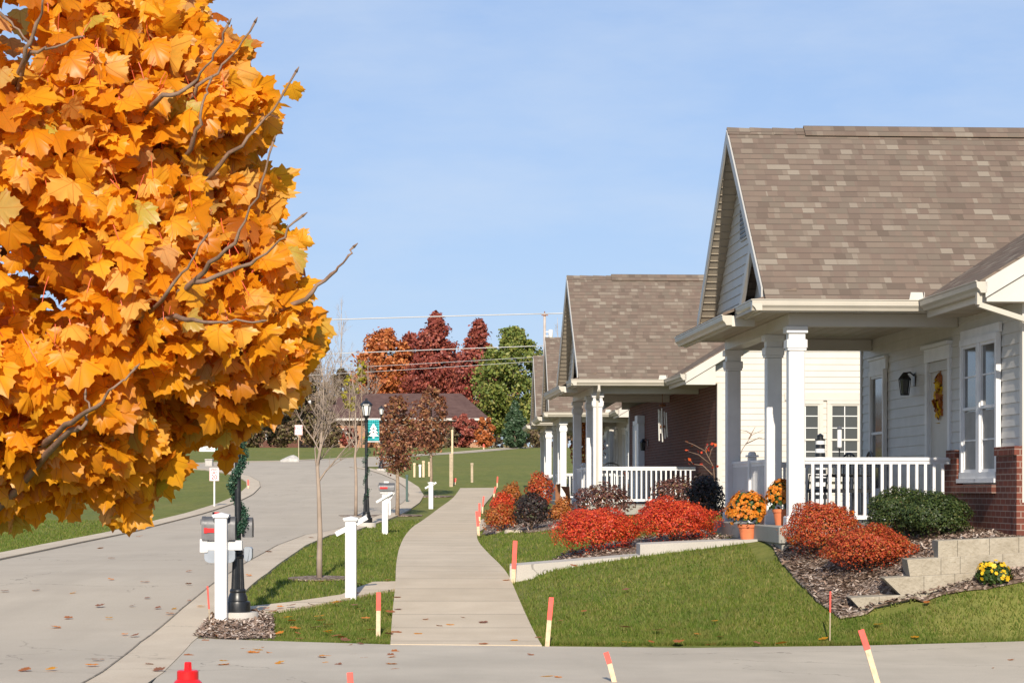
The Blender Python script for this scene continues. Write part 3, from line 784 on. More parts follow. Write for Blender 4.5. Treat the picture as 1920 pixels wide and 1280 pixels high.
PITCH = .826; RU0 = -.45
def house(loc, rz, label, near=1, wall='vinyl', v_far=5.6, brickporch=False, depth=10.0):
    """loc = foot of the near front porch column on the porch floor; u = away from the street, v = along it, w = up"""
    root = thing('house', loc, label, 'house', rz, 'houses along the walk')
    det = near <= 2
    # ---- porch
    UW = 2.19 if brickporch else 1.965
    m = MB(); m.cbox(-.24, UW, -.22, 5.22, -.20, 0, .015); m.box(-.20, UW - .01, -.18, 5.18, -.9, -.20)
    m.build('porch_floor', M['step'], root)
    for v in (0, 1.6, 4.96): column(root, 0, v)
    UW = 2.19 if brickporch else 1.965
    b = MB()
    b.box(-.1, .1, .1, 4.86, 2.412, 2.56); b.box(-.101, UW, -.1, .1, 2.41, 2.562); b.box(-.101, UW, 4.86, 5.06, 2.41, 2.561)
    b.build('porch_beam', M['trimcream'], root)
    c = MB(); c.box(-.60, UW, -.42, 5.36, 2.565, 2.60)
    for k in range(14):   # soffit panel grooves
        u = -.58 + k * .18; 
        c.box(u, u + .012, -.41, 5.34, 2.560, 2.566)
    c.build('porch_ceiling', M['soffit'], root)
    railing(root, (.10, 0), (UW - .06, 0), det); railing(root, (.10, 4.96), (UW - .06, 4.96), det); railing(root, (0, 1.72), (0, 4.84), det, .11)
    p = MB(); p.cbox(-.055, .055, 3.22, 3.33, 0, .88, .008); p.cbox(-.08, .08, 3.195, 3.355, .88, .905, .006); p.cbox(-.05, .05, 3.225, 3.325, .905, .95, .02)
    p.build('newel_post', M['white'], root)
    # ---- front-wing roof, courses laid as separate strips
    RV, RW = 2.48, 5.11; EV = -.45; EW = RW - (RV - EV) * PITCH
    def slope(mb, v0, w0, v1, w1, u0, u1, t=.05):
        n = Vector((0, -(w1 - w0), (v1 - v0))).normalized()
        if n.z < 0: n = -n
        a = [Vector((u0, v0, w0)), Vector((u1, v0, w0)), Vector((u1, v1, w1)), Vector((u0, v1, w1))]
        if (a[1]-a[0]).cross(a[2]-a[1]).dot(n) < 0: a.reverse()
        mb.extrude([x for x in a], n * t)
    r = MB(); slope(r, EV - .03, EW - .02, RV, RW, RU0, 6.4); slope(r, 2*RV - EV + .03, EW - .02, RV, RW, RU0, 6.4)
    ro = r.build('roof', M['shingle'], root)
    rc = MB()
    for k in range(22):   # overlapping ridge caps
        u = RU0 - .012 + k * .30
        lift = .004
        for s in (-1, 1):
            rc.add([(u, RV, RW+.075+lift), (u+.31, RV, RW+.068), (u+.31, RV+s*.13, RW+.068-.13*PITCH+.004), (u, RV+s*.13, RW+.075-.13*PITCH+lift)], [(0,1,2,3) if s < 0 else (3,2,1,0)])
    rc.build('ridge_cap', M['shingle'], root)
    rv = MB()   # ridge vent, set back from the gable
    rv.extrude([(0.55, RV-.17, RW+.075-.17*PITCH+.02), (0.55, RV-.17, RW+.075-.17*PITCH+.035), (0.55, RV, RW+.108), (0.55, RV+.17, RW+.075-.17*PITCH+.035), (0.55, RV+.17, RW+.075-.17*PITCH+.02), (.55, RV, RW+.09)], (5.8, 0, 0))
    rv.build('ridge_vent', M['shingle'], root)
    # rake boards along the street gable
    k = MB()
    for s in (-1, 1):
        ve = RV + s * (RV - EV - .15); we = RW - (RV - EV - .15) * PITCH
        k.extrude([(RU0-.02, RV, RW-.13), (RU0-.02, RV, RW+.04), (RU0-.02, ve, we+.04), (RU0-.02, ve, we-.13)], (.022, 0, 0))
        # sloped soffit board behind the rake
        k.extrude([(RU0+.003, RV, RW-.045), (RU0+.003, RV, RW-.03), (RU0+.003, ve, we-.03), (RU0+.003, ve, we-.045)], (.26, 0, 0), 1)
        nn = 26
        for i in range(nn):
            t = (i + .5) / nn; v = RV + (ve - RV) * t; w = RW + (we - RW) * t - .047
            k.box(RU0+.02, RU0+.24, v-.006, v+.006, w-.006, w, 1)
    k.build('rake_board', [M['rake'], M['soffit']], root)
    # gable siding
    g = MB(); gu = -.21
    def gspan(a, b_):
        f = lambda w: (RW - .09 - w) / PITCH
        return [(RV - f(a), RV + f(a), RV - f(b_), RV + f(b_))]
    siding(g, (gu, 0, 0), (0, -1, 0), (-1, 0, 0), lambda a, b_: [(-y1, -y0, -z1, -z0) for (y0, y1, z0, z1) in gspan(a, b_)], 2.80, RW - .12)
    g.build('gable_wall', M['vinyl'], root)
    # louvred vent
    lv = MB()
    lv.extrude([(gu-.012, 2.13, 3.72), (gu-.012, 2.13, 4.18), (gu-.012, 2.83, 4.18), (gu-.012, 2.83, 3.72)], (-.012, 0, 0))
    lo = lv.build('gable_vent', M['rake'], root)
    sl = MB()
    for i in range(7): sl.box(gu-.034, gu-.024, 2.17, 2.79, 3.75 + i*.058, 3.785 + i*.058)
    sl.build('louvres', M['black'], lo)
    # small nested gable on the near bay
    ng = MB(); av, aw = .53, 3.51; bv, bw = 1.42, 2.75
    slope(ng, bv, bw, av, aw, RU0+.03, -.05, .045)
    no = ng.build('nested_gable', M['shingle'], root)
    nk = MB(); nk.extrude([(RU0-.016, av, aw-.12), (RU0-.016, av, aw+.04), (RU0-.016, bv, bw+.04), (RU0-.016, bv, bw-.12)], (.045, 0, 0)); nk.build('nested_rake', M['rake'], no)
    nw = MB(); nw.extrude([(-.30, -.05, 2.70), (-.30, av, aw-.06), (-.30, bv-.05, 2.74), (-.30, bv-.05, 2.70)], (.2, 0, 0)); nw.build('nested_gable_wall', M['vinyl'], no)
    # pent roof across the front of the gable
    pr = MB()
    pr.extrude([(-.06, .86, 2.93), (-.76, .86, 2.635), (-.76, .86, 2.60), (-.06, .86, 2.88)], (0, 4.52, 0))
    pr.extrude([(-.06, -.40, 2.85), (-.615, -.40, 2.695), (-.615, -.40, 2.66), (-.06, -.40, 2.80)], (0, 1.255, 0))
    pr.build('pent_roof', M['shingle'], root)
    fa = MB()
    fa.box(-.645, -.60, .85, 5.40, 2.47, 2.60); fa.box(-.60, -.36, .85, .90, 2.47, 2.66)
    fa.box(-.50, -.47, -.42, .84, 2.55, 2.655); fa.box(-.50, 1.55, -.452, -.422, 2.55, 2.66); fa.box(-.60, 2.0, 5.365, 5.40, 2.55, 2.66)
    fa.build('fascia', M['trimcream'], root)
    gutter(root, (-.645, .85, 2.605), (-.645, 5.42, 2.605), (-1, 0, 0))
    gutter(root, (-.62, -.452, 2.685), (1.47, -.452, 2.685), (0, -1, 0)); gutter(root, (-.50, -.57, 2.684), (-.50, .72, 2.684), (-1, 0, 0))
    sg = MB(); sg.extrude([(1.26, -.575, 2.688), (1.44, -.575, 2.688), (1.42, -.575, 2.785), (1.28, -.575, 2.785)], (0, .03, 0)); sg.box(1.441, 1.447, -.575, -.42, 2.688, 2.785)
    sg.build('splash_guard', M['trimcream'], root)
    # ---- main block
    v0, v1, u0, u1 = -2.98, v_far, (2.2 if brickporch else 1.98), 1.98 + depth
    EU = 1.48; BP = .60; RU = EU + depth / 2 + .5; BW = 2.67
    RWm = BW + (RU - EU) * BP
    doorv = (.36, 1.44) if not brickporch else (11.0, 12.3)
    w = MB(); wmat = M[wall]
    def wspan(a, b_):
        if b_ <= 2.05 + 1e-6 and not brickporch: return [(-doorv[0], -v0, -doorv[0], -v0), (-v1, -doorv[1], -v1, -doorv[1])]
        return [(-v1, -v0, -v1, -v0)]
    if not brickporch:
        siding(w, (u0, 0, 0), (0, -1, 0), (-1, 0, 0), wspan, -.02, 2.57, .1295)
        w.build('street_wall', wmat, root)
    else:
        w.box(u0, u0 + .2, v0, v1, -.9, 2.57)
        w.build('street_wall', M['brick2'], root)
    # gable wall facing the neighbour, with lapped boards to the peak
    gw = MB(); mw = M['cream']
    def bspan(a, b_):
        f = lambda x: min((RWm - .08 - x) / BP, depth / 2)
        return [(max(u0, RU - f(a)), RU + f(a), max(u0, RU - f(b_)), RU + f(b_))] if b_ < 2.6 else [(RU - f(a), RU + f(a), RU - f(b_), RU + f(b_))]
    siding(gw, (0, v0, 0), (1, 0, 0), (0, -1, 0), bspan, -.02, RWm - .1, .127)
    siding(gw, (0, v1, 0), (-1, 0, 0), (0, 1, 0), lambda a, b_: [(-y1, -y0, -z1, -z0) for (y0, y1, z0, z1) in bspan(a, b_)], -.02, RWm - .1, .127)
    gw.box(u0 + .02, u1 - .02, v0 + .02, v1 - .02, -.9, 2.5)
    gw.build('side_wall', mw, root)
    cb = MB(); cb.box(u0 - .03, u0 + .07, v0 - .03, v0 + .0, -.02, 2.5); cb.box(u0 - .03, u0 - .016, v0, v0 + .08, -.02, 2.5)
    cb.box(u0 - .025, u0 - .002, v1 - .07, v1 + .02, -.02, 2.5); cb.build('corner_board', M['trimcream'], root)
    mr = MB()
    def uslope(ua, wa, ub, wb_):
        n = Vector((-(wb_ - wa), 0, (ub - ua))).normalized()
        if n.z < 0: n = -n
        a = [Vector((ua, v0 - .25, wa)), Vector((ub, v0 - .25, wb_)), Vector((ub, v1 + .25, wb_)), Vector((ua, v1 + .25, wa))]
        if (a[1]-a[0]).cross(a[2]-a[1]).dot(n) < 0: a.reverse()
        mr.extrude(a, n * .05)
    uslope(EU - .03, BW - .018, RU, RWm); uslope(2*RU - EU + .03, BW - .018, RU, RWm)
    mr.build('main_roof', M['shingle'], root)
    for vv in (v0 - .28, v1 + .25):
        for sg_ in (1, -1):
            mk = MB(); ue = RU - sg_ * (RU - EU); rr = RU - sg_ * .001
            mk.extrude([(rr, vv, RWm - .16), (ue, vv, BW - .16), (ue, vv, BW + .03), (rr, vv, RWm + .03)], (0, .03, 0)); mk.build('bargeboard', M['trimcream'], root)
    # boxed return at the eave end, faced toward the neighbour
    mk = MB(); mk.extrude([(EU + .02, v0 - .245, 2.47), (EU + .62, v0 - .245, 2.47), (EU + .62, v0 - .245, 2.47 + .50), (EU + .02, v0 - .245, 2.62)], (0, .22, 0)); mk.build('eave_return', M['trimcream'], root)
    mk = MB(); mk.box(EU + .02, EU + .05, v0 - .02, -.46, 2.49, 2.655); mk.build('eave_fascia', M['trimcream'], root)
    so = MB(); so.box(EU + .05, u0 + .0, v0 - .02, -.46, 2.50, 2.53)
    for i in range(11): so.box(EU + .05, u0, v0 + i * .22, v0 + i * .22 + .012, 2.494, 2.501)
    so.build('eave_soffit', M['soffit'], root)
    gutter(root, (EU + .02, v0 - .28, 2.682), (EU + .02, -.60, 2.682), (-1, 0, 0))
    # downspout at the near eave end
    def pipe(pts, wv=.075, hv=.055):
        ds = MB()
        for a, b_ in zip(pts, pts[1:]): ds.bar(a, b_, wv, hv)
        ds.build('downspout', M['gutter'], root)
    if near == 1: pipe([(EU - .05, v0 - .18, 2.57), (EU - .05, v0 - .18, 2.44), (u0 + .62, v0 - .14, 2.08), (u0 + .66, v0 - .10, 1.95), (u0 + .66, v0 - .10, .2), (u0 + .66, v0 - .30, .05)])
    if near == 2: pipe([(-.02, -.53, 2.57), (-.02, -.53, 2.46), (-.02, -.15, 2.30), (-.02, -.15, .12), (-.02, -.35, .02)], .065, .05)
    # brick wainscot near the camera end of the street wall
    if not brickporch:
        bw = MB()
        bw.box(u0 - .09, u0 + .02, -.34, .08, -.9, .82); bw.box(u0 - .09, u0 + .02, v0 - .02, -2.14, -.9, .82)
        bw.box(u0 - .09, u0 + .02, -2.14, -.34, -.9, .40); bw.box(u0 - .1, u0 + .02, v0 - .05, v0 + .1, -.9, .3)
        bw.box(u0 - .088, u0 + .02, .08, .30, -.2, .82)
        bo = bw.build('brick_wainscot', M['brick'], root)
        for (a, b_, wv) in ((-.34, .10, .82), (v0 - .02, -2.14, .82), (-2.14, -.34, .40)):
            cp = MB(); nb = max(1, int((b_ - a) / .073)); st = (b_ - a) / nb
            for i in range(nb): cp.cbox(u0 - (.115 if wv > .5 else .14), u0 + .02, a + i*st + .003, a + (i+1)*st - .003, wv + .001, wv + .098, .004)
            cp.build('brick_sill', M['brick'], bo)
        # paired double-hung window, cut down into the brick
        fc = (u0 - .016, 0, 0)
        window(root, fc, (0, -1, 0), (-1, 0, 0), .40, 1.235, .57, 2.22, (1, 2), True, 'white', ((.66, 1.36),))
        window(root, fc, (0, -1, 0), (-1, 0, 0), 1.235, 2.07, .57, 2.22, (1, 2), True, 'white', ((.66, 1.36),))
        hd = MB(); hd.box(u0 - .05, u0 - .014, -2.12, -.35, 2.222, 2.33); hd.build('window_head', M['white'], root)
        window(root, fc, (0, -1, 0), (-1, 0, 0), -4.80, -3.85, .35, 2.10, (1, 1), True, 'white')
        hd = MB(); hd.box(u0 - .05, u0 - .014, 3.80, 4.85, 2.102, 2.25); hd.box(u0 - .075, u0 - .014, 3.76, 4.89, 2.25, 2.28); hd.build('window_head', M['white'], root)
    dv0, dv1 = doorv
    if not brickporch:
        # recessed entrance door with jambs and head
        j = MB(); j.box(u0, u0 + .17, dv1 - .02, dv1 + .02, 0, 2.05); j.box(u0, u0 + .17, dv0 - .02, dv0 + .02, 0, 2.05); j.box(u0, u0 + .17, dv0 + .02, dv1 - .02, 2.03, 2.07)
        j.box(u0 - .035, u0 - .002, dv0 - .11, dv0 + .0, 0, 2.05); j.box(u0 - .035, u0 - .002, dv1, dv1 + .11, 0, 2.05)
        j.box(u0 - .04, u0 - .0, dv0 - .13, dv1 + .13, 2.052, 2.22); j.box(u0 - .08, u0 - .0, dv0 - .16, dv1 + .16, 2.222, 2.265)
        d_ = MB(); d_.box(u0 + .15, u0 + .19, dv0 + .02, dv1 - .02, .02, 2.03)
        for (a, b_, c1, c2) in ((.12, .46, .2, .9), (.58, .92, .2, .9), (.12, .46, 1.05, 1.85), (.58, .92, 1.05, 1.85)):
            d_.box(u0 + .140, u0 + .151, dv0 + a, dv0 + b_, c1, c2)
    else:
        j = MB(); j.box(u0 - .16, u0, 10.1, 10.6, 0, 2.05); j.box(u0 - .19, u0 - .0, 10.05, 10.65, 2.05, 2.25); j.box(u0 - .05, u0 - .001, dv1, dv1 + .1, 0, 2.05); j.box(u0 - .05, u0 - .001, dv0 - .06, dv1 + .1, 2.05, 2.16)
        d_ = MB(); d_.box(u0 - .03, u0 - .0015, dv0, dv1, .02, 2.05)
    j.build('door_frame', M['white'], root)
    do = d_.build('front_door', M['white'], root)
    hn = MB(); hu = (u0 + .15) if not brickporch else u0 - .03
    hn.lathe([(.025, 0), (.03, .02), (.02, .05)], 10, (hu - .05, dv0 + .1, .98)); hn.bar((hu, dv0 + .1, .99), (hu - .05, dv0 + .1, .99), .02, .02); hn.build('door_handle', M['steel'], do)
    if brickporch:
        gl = MB(); gl.box(u0 - .034, u0 - .029, dv0 + .12, dv0 + .44, .2, 1.9); gl.box(u0 - .034, u0 - .029, dv0 + .56, dv0 + .88, .2, 1.9); gl.build('door_glass', M['glass'], do)
        lantern_part(root, u0, 9.3, 1.5)
    elif det: lantern_part(root, u0 - .014, 2.2, 1.84)
    # windows in the sunlit side wall
    fs = (0, v0 - .014, 0)
    if near != 1:
        for a, b_ in ((3.62, 4.35), (4.43, 5.17)): window(root, fs, (1, 0, 0), (0, -1, 0), a, b_, .55, 2.16, (2, 3), True, 'trimcream')
        hd = MB(); hd.box(3.56, 5.23, v0 - .05, v0 - .012, 2.165, 2.32); hd.build('window_head', M['trimcream'], root)
    return root

A1 = math.atan(.061)
H1P = Vector((3.43, 29.03, 1.156)); H2P = Vector((1.85, 51.95, 1.26)); H3P = Vector((1.58, 74.1, 1.262)); H4P = Vector((1.30, 85.0, 1.29))
house(H1P, A1, 'pale sided house nearest the road corner, brick base under its paired window', 1)
house(H2P, A1, 'second house from the corner, dark brick porch wall and long wind chime', 2, 'vinyl', 13.6, True)
house(H3P, .027, 'third house, its roof edge just showing past the wind chime house', 3, 'vinyl', 5.6)
house(H4P, .027, 'farthest house of the row, a sliver of roof and one white column', 4, 'vinyl', 5.6)

def on_house(P, rz, u, v, w):
    c, s = math.cos(rz), math.sin(rz)
    return Vector((P.x + u * c - v * s, P.y + u * s + v * c, P.z + w))
# ------------------------------------------------------------------ street furniture
# --- fire hydrant (only its bonnet reaches into the frame)
hx, hd_ = (352 - CX) * 11.8 / F, 11.8
t = thing('fire_hydrant', (hx, hd_, 0), 'red fire hydrant with domed bonnet at the bottom of the view', 'fire hydrant')
hz = EYE + (HY - 1240) * 11.8 / F
m = MB(); m.lathe([(.15, 0), (.15, .03), (.10, .045), (.095, hz-.32), (.10, hz-.30), (.125, hz-.29), (.125, hz-.262), (.105, hz-.258)], 28); m.build('barrel', M['hyd'], t, True, 40)
m = MB(); m.lathe([(.108, hz-.257), (.106, hz-.20), (.098, hz-.155), (.082, hz-.118), (.062, hz-.092), (.053, hz-.085), (.053, hz-.046), (.046, hz-.040)], 32)
m.lathe([(.020, hz-.040), (.018, hz-.004), (.014, hz)], 5); m.build('bonnet', M['hyd'], t, True, 35)
for ax, r_, L, zz in ((0, .05, .15, .42), (math.pi, .05, .15, .42), (-math.pi/2, .065, .16, .38)):
    m = MB(); dx, dy = math.cos(ax), math.sin(ax)
    m.tube([(dx*.08, dy*.08, zz), (dx*L*.75, dy*L*.75, zz)], r_*.85, 14); m.tube([(dx*L*.75, dy*L*.75, zz), (dx*L, dy*L, zz)], r_, 14); m.tube([(dx*L, dy*L, zz), (dx*(L+.03), dy*(L+.03), zz)], .016, 5)
    m.build('nozzle_cap', M['hyd'], t, True, 40)

# --- street lamps
def lamp(px, py, label, sc=1.0, n=28):
    g = gp(px, py)
    t = thing('street_lamp', g, label, 'street lamp', 0, 'black street lamps along the road')
    t.scale = (sc, sc, sc)
    m = MB(); m.lathe([(.23, -.12), (.23, .11), (.222, .122)], 36); m.build('footing', M['slab'], t, True, 40)
    z0 = .123
    m = MB(); m.lathe([(.140, z0), (.142, z0+.09), (.136, z0+.115), (.112, z0+.125), (.108, z0+.165), (.088, z0+.215), (.092, z0+.235), (.085, z0+.255), (.080, z0+.26)], n)
    m.lathe([(.075, z0+.26), (.060, z0+.60)], 40, flute=.10)
    m.lathe([(.064, z0+.60), (.069, z0+.61), (.069, z0+.63), (.055, z0+.645), (.060, z0+.665), (.055, z0+.69), (.038, z0+.70)], n); m.build('lamp_base', M['black'], t, True, 30)
    m = MB(); m.tube([(0, 0, z0+.69), (0, 0, 2.55)], [.037, .033], 16); m.lathe([(.034, 2.50), (.05, 2.52), (.05, 2.55), (.03, 2.57), (.06, 2.62), (.075, 2.66)], 16); m.build('pole', M['black'], t, True, 40)
    m = MB()
    for k in range(6):
        a = k * math.pi / 3
        m.bar((.075*math.cos(a), .075*math.sin(a), 2.655), (.125*math.cos(a), .125*math.sin(a), 2.91), .014, .014)
    m.lathe([(.15, 2.90), (.145, 2.925), (.10, 2.975), (.05, 3.01), (.025, 3.02), (.03, 3.045), (.012, 3.075)], 6); m.build('lantern_frame', M['black'], t)
    m = MB(); m.lathe([(.068, 2.662), (.118, 2.90)], 6); m.build('lantern_glass', M['lampglass'], t)
    return t, g
L1, g1 = lamp(446, 1167, 'black lamp post beside the nearest mailbox, its lantern hidden in maple leaves')
L2, g2 = lamp(687, 989, 'black lamp post in the middle distance with a teal banner', 1.0)
L3, g3 = lamp(715, 883, 'small black lamp post farthest up the road, half behind the first brown tree')

def garland(g, z0, z1, turns, label, dens=420, r0=.062):
    V = []
    n = int(dens * (z1 - z0))
    for i in range(n):
        f = i / n; a = f * turns * 2 * math.pi + 2.0
        side = math.cos(a) * .3
        c = np.array([math.cos(a) * r0, math.sin(a) * r0, z0 + (z1 - z0) * f]) + RNG.normal(0, .022, 3)
        for k in range(3):
            d = RNG.normal(0, 1, 3); d /= np.linalg.norm(d); e = np.cross(d, RNG.normal(0, 1, 3)); e /= np.linalg.norm(e)
            L = .018 + .022 * random.random()
            V.append([c - e*.006, c + d*L*.5 - e*.008*0 + e*.009, c + d*L, c + d*L*.5 - e*.009])
    V = np.array(V) + np.array(g)[None, None]
    o = np_mesh('garland', V, 4, M['garland'])
    return tag(o, label, 'garland', 'evergreen garlands wound round the lamps')
garland(g1, .70, 2.5, 2.6, 'green garland wound up the nearest lamp post', 760, .07)
garland(g2, .55, 2.4, 4, 'green garland wound up the lamp post with the banner', 230, .055)

# --- banner
b = thing('banner', (g2.x, g2.y, g2.z), 'teal banner with a white tree, hung from the lamp in the middle distance', 'banner')
p2 = F / g2.y
def bz(py): return EYE + (HY - py) / p2 - g2.z
m = MB(); nb = 8
x0, x1 = .035, (711 - 687) / p2; zt, zl = bz(787), bz(826)
V = []
for i in range(nb):
    for jx in range(6):
        f = lambda a, bb: (x0 + (x1 - x0) * a / 6, .015 * math.sin(a * 1.3 + bb * .5), zl + (zt - zl) * bb / nb)
        m.quad(f(jx, i), f(jx + 1, i), f(jx + 1, i + 1), f(jx, i + 1))
cl = m.build('banner_cloth', M['teal'], b, True)
mo = cl.modifiers.new('thick', 'SOLIDIFY'); mo.thickness = .006
m = MB(); xc = (x0 + x1) / 2; hh = zt - zl
for k, (w_, a, c) in enumerate(((.085, .55, .82), (.11, .38, .62), (.13, .22, .44))):
    y = -.024
    m.extrude([(xc - w_, y, zl + hh * a), (xc + w_, y, zl + hh * a), (xc + .01, y, zl + hh * c), (xc - .01, y, zl + hh * c)], (0, .004, 0))
m.box(xc - .02, xc + .02, -.024, -.020, zl + hh * .12, zl + hh * .2)
m.build('tree_emblem', M['signwhite'], b)
m = MB(); m.tube([(0, 0, zt + .02), (x1 + .02, 0, zt + .02)], .012, 8); m.tube([(0, 0, zl - .02), (x1 + .02, 0, zl - .02)], .012, 8); m.build('banner_arm', M['white'], b)

# --- white posts and mailboxes
def post_part(t, h, w=.135, cap=True):
    m = MB(); a = w / 2
    m.cbox(-a, a, -a, a, -.05, h - .06, .008)
    if cap:
        c = a + .025
        m.box(-c + .008, c - .008, -c + .008, c - .008, h - .06, h - .045); m.box(-c, c, -c, c, h - .045, h - .025)
        m.add([(-c, -c, h-.025), (c, -c, h-.025), (c, c, h-.025), (-c, c, h-.025), (0, 0, h)], [(0,1,4),(1,2,4),(2,3,4),(3,0,4)])
    return m.build('post', M['white'], t)
def mailbox_body(t, x0, x1, y0, y1, z0, z1, mat='steel', name='mailbox_body'):
    """domed box, its long side along x"""
    m = MB(); n = 12; yc = (y0 + y1) / 2; r = (y1 - y0) / 2
    pr = [(y0, z0), (y1, z0)] + [(yc + r * math.cos(a), z1 - r + r * math.sin(a)) for a in np.linspace(0, math.pi, n)]
    m.extrude([(x0, y, z) for y, z in pr], (x1 - x0, 0, 0))
    o = m.build(name, M[mat], t, True, 40)
    m = MB(); r2 = r + .004
    pr2 = [(y0 - .004, z0 + .01), (y1 + .004, z0 + .01)] + [(yc + r2 * math.cos(a), z1 - r + r2 * math.sin(a)) for a in np.linspace(0, math.pi, n)]
    m.extrude([(x0 - .006, y, z) for y, z in pr2], (.035, 0, 0)); m.bar((x0 - .02, yc, z1 - .03), (x0 - .02, yc, z1 - .09), .02, .02)
    m.build('mailbox_door', M[mat], o, True, 40)
    return o
g = gp(415, 1172); q = F / g.y
mbx = thing('mailbox', g, 'tall white mailbox post with grey boxes, right beside the nearest lamp', 'mailbox', 0, 'white post mailboxes')
ph = (1172 - 960) / q; post_part(mbx, ph)
cx0 = (379 - 416) / q; cx1 = (468 - 416) / q; zc = lambda py: (1172 - py) / q
m = MB(); m.cbox((375-416)/q, (453-416)/q, .075, .165, zc(1031), zc(1013), .006); m.cbox((374-416)/q, (389-416)/q, .06, .18, zc(1035), zc(1010), .008); m.build('arm', M['white'], mbx)
bo = mailbox_body(mbx, cx0, (441-416)/q, .03, .22, zc(1012), zc(968))
fl = MB(); fl.box((383-416)/q, (402-416)/q, .018, .028, zc(998), zc(990)); fl.box((383-416)/q, (389-416)/q, .016, .029, zc(999), zc(989)); fl.build('flag', M['red'], bo)
fl = MB(); fl.box((395-416)/q, (408-416)/q, .20, .212, zc(970), zc(960)); fl.box((395-416)/q, (399-416)/q, .20, .214, zc(985), zc(960)); fl.build('flag', M['red'], bo)
mailbox_body(mbx, (450-416)/q, cx1, .30, .49, zc(1008), zc(970))
def tube_box(t, x0, x1, y0, y1, z0, z1):
    m = MB(); n = 12; yc = (y0+y1)/2; r = (z1 - z0) * .5
    pr = [(x0 + .02, z1), (x1 - .02, z1), (x1, z1 - .02), (x1, z0 + .05), (x1 - .015, z0 + .018), (x1 - .05, z0), (x0 + .05, z0), (x0 + .015, z0 + .018), (x0, z0 + .05), (x0, z1 - .02)]
    m.extrude([(x, y0, z) for x, z in pr], (0, y1 - y0, 0)); return m.build('newspaper_tube', M['plasticgrey'], t, True, 35)
tube_box(mbx, cx0 + .02, (440-416)/q, .08, .20, zc(1055), zc(1030)); tube_box(mbx, (452-416)/q, cx1, .28, .42, zc(1054), zc(1026))

g = gp(658, 1123); q = F / g.y
pst = thing('arm_post', g, 'white capped post with a slanting arm, at the near end of the grass strip', 'post', 0, 'white posts with slanting arms')
hp = (1123 - 967) / q; post_part(pst, hp, .135)
zc = lambda py: (1123 - py) / q
m = MB(); m.bar(((630-658)/q, .0, zc(1001)), ((649-658)/q, .0, zc(991)), .07, .06); m.bar(((668-658)/q, .0, zc(981)), ((688-658)/q, .0, zc(969)), .07, .06); m.bar(((649-658)/q, .1, zc(991)), ((668-658)/q, .1, zc(981)), .07, .06)
m.build('slanting_arm', M['white'], pst)
g = gp(722, 1001); q = F / g.y
mb2 = thing('mailbox', g, 'white bracketed mailbox post with one grey box, past the bare near tree', 'mailbox', 0, 'white post mailboxes')
zc = lambda py: (1001 - py) / q; post_part(mb2, zc(921), .13, False)
m = MB(); m.box((713-722)/q, (739-722)/q, -.05, .05, zc(924), zc(920)); m.bar(((722-722)/q, 0, zc(948)), ((739-722)/q, 0, zc(922)), .05, .05); m.bar(((706-722)/q, -.09, zc(941)), ((736-722)/q, -.09, zc(923)), .05, .05)
m.box((727-722)/q+.02, (731-722)/q+.02, -.04, .04, zc(965), zc(938)); m.build('bracket', M['white'], mb2)
bo = mailbox_body(mb2, (711-722)/q, (740-722)/q, -.10, .10, zc(920), zc(905))
fl = MB(); fl.box((713-722)/q, (727-722)/q, -.115, -.103, zc(916), zc(912.5)); fl.build('flag', M['red'], bo)
m = MB(); m.box((720-722)/q, (729-722)/q, -.04, .04, zc(905), zc(902)); m.build('finial', M['white'], bo)
g = gp(808, 953.5); q = F / g.y
pst2 = thing('arm_post', g, 'small white post with slanting arm in front of the second brown tree', 'post', 0, 'white posts with slanting arms')
zc = lambda py: (953.5 - py) / q; post_part(pst2, zc(902.5), .135)
m = MB(); m.bar(((797-808)/q, 0, zc(915)), ((804.5-808)/q, 0, zc(911)), .06, .055); m.bar(((811.5-808)/q, 0, zc(908)), ((818-808)/q, 0, zc(904)), .06, .055); m.bar(((804.5-808)/q, .1, zc(911)), ((811.5-808)/q, .1, zc(908)), .06, .055)
m.build('slanting_arm', M['white'], pst2)

# --- survey stakes and rods
def stake(px0, py0, px1, py1, d=None, w=.04, red=.48, label='', rod=False, base_py=None):
    """from foot (px0,py0) to top (px1,py1)"""
    if d is None: a = gp(px0, py0)
    else:
        x = (px0 - CX) * d / F; a = Vector((x, d, h1(x, d)))
    b_ = at(px1, py1, a.y)
    t = thing('marker_rod' if rod else 'survey_stake', a, label, 'rod' if rod else 'stake', 0, 'thin red-topped rods' if rod else 'red-topped wooden survey stakes')
    v = b_ - a; m = MB(); s = MB()
    e = v * (1 - red)
    if rod:
        m.tube([(0, 0, -.05), e], w * .5, 8); s.tube([e, v], w * .62, 8)
    else:
        m.bar(Vector((0, 0, -.05)), e, w, w * .55, up=(0, 1, 0)); s.bar(e, v, w * 1.06, w * .62, up=(0, 1, 0))
    m.build('shaft', M['stakewood' if not rod else 'wood'], t); s.build('painted_top', M['stakered'], t)
    return t
stake(709, 1195, 710, 1110, None, .045, .40, 'stake standing upright at the grass edge left of the sidewalk')
stake(1025, 1214, 1034, 1119, None, .045, .45, 'stake leaning at the near corner of the big lawn')
stake(962, 1062, 966, 1013, 31.7, .055, .66, 'stake at the sidewalk end of the raised house walk')
stake(1556, 1206, 1557, 1108, None, .014, .4, 'rod standing alone in the lawn below the mulch bed', True)
stake(394, 1172, 389, 1098, None, .016, .58, 'rod leaning beside the nearest mailbox post', True)
stake(1660, 1400, 1614, 1180, 18.0, .042, .27, 'stake leaning out of the driveway edge at the lower right')
stake(1157, 1400, 1136, 1222, 19.5, .040, .33, 'stake at the driveway edge below the big lawn, mostly cut off by the bottom')
stake(660, 1400, 656, 1260, 17.0, .040, .45, 'stake tip just showing at the bottom edge, right of the hydrant')
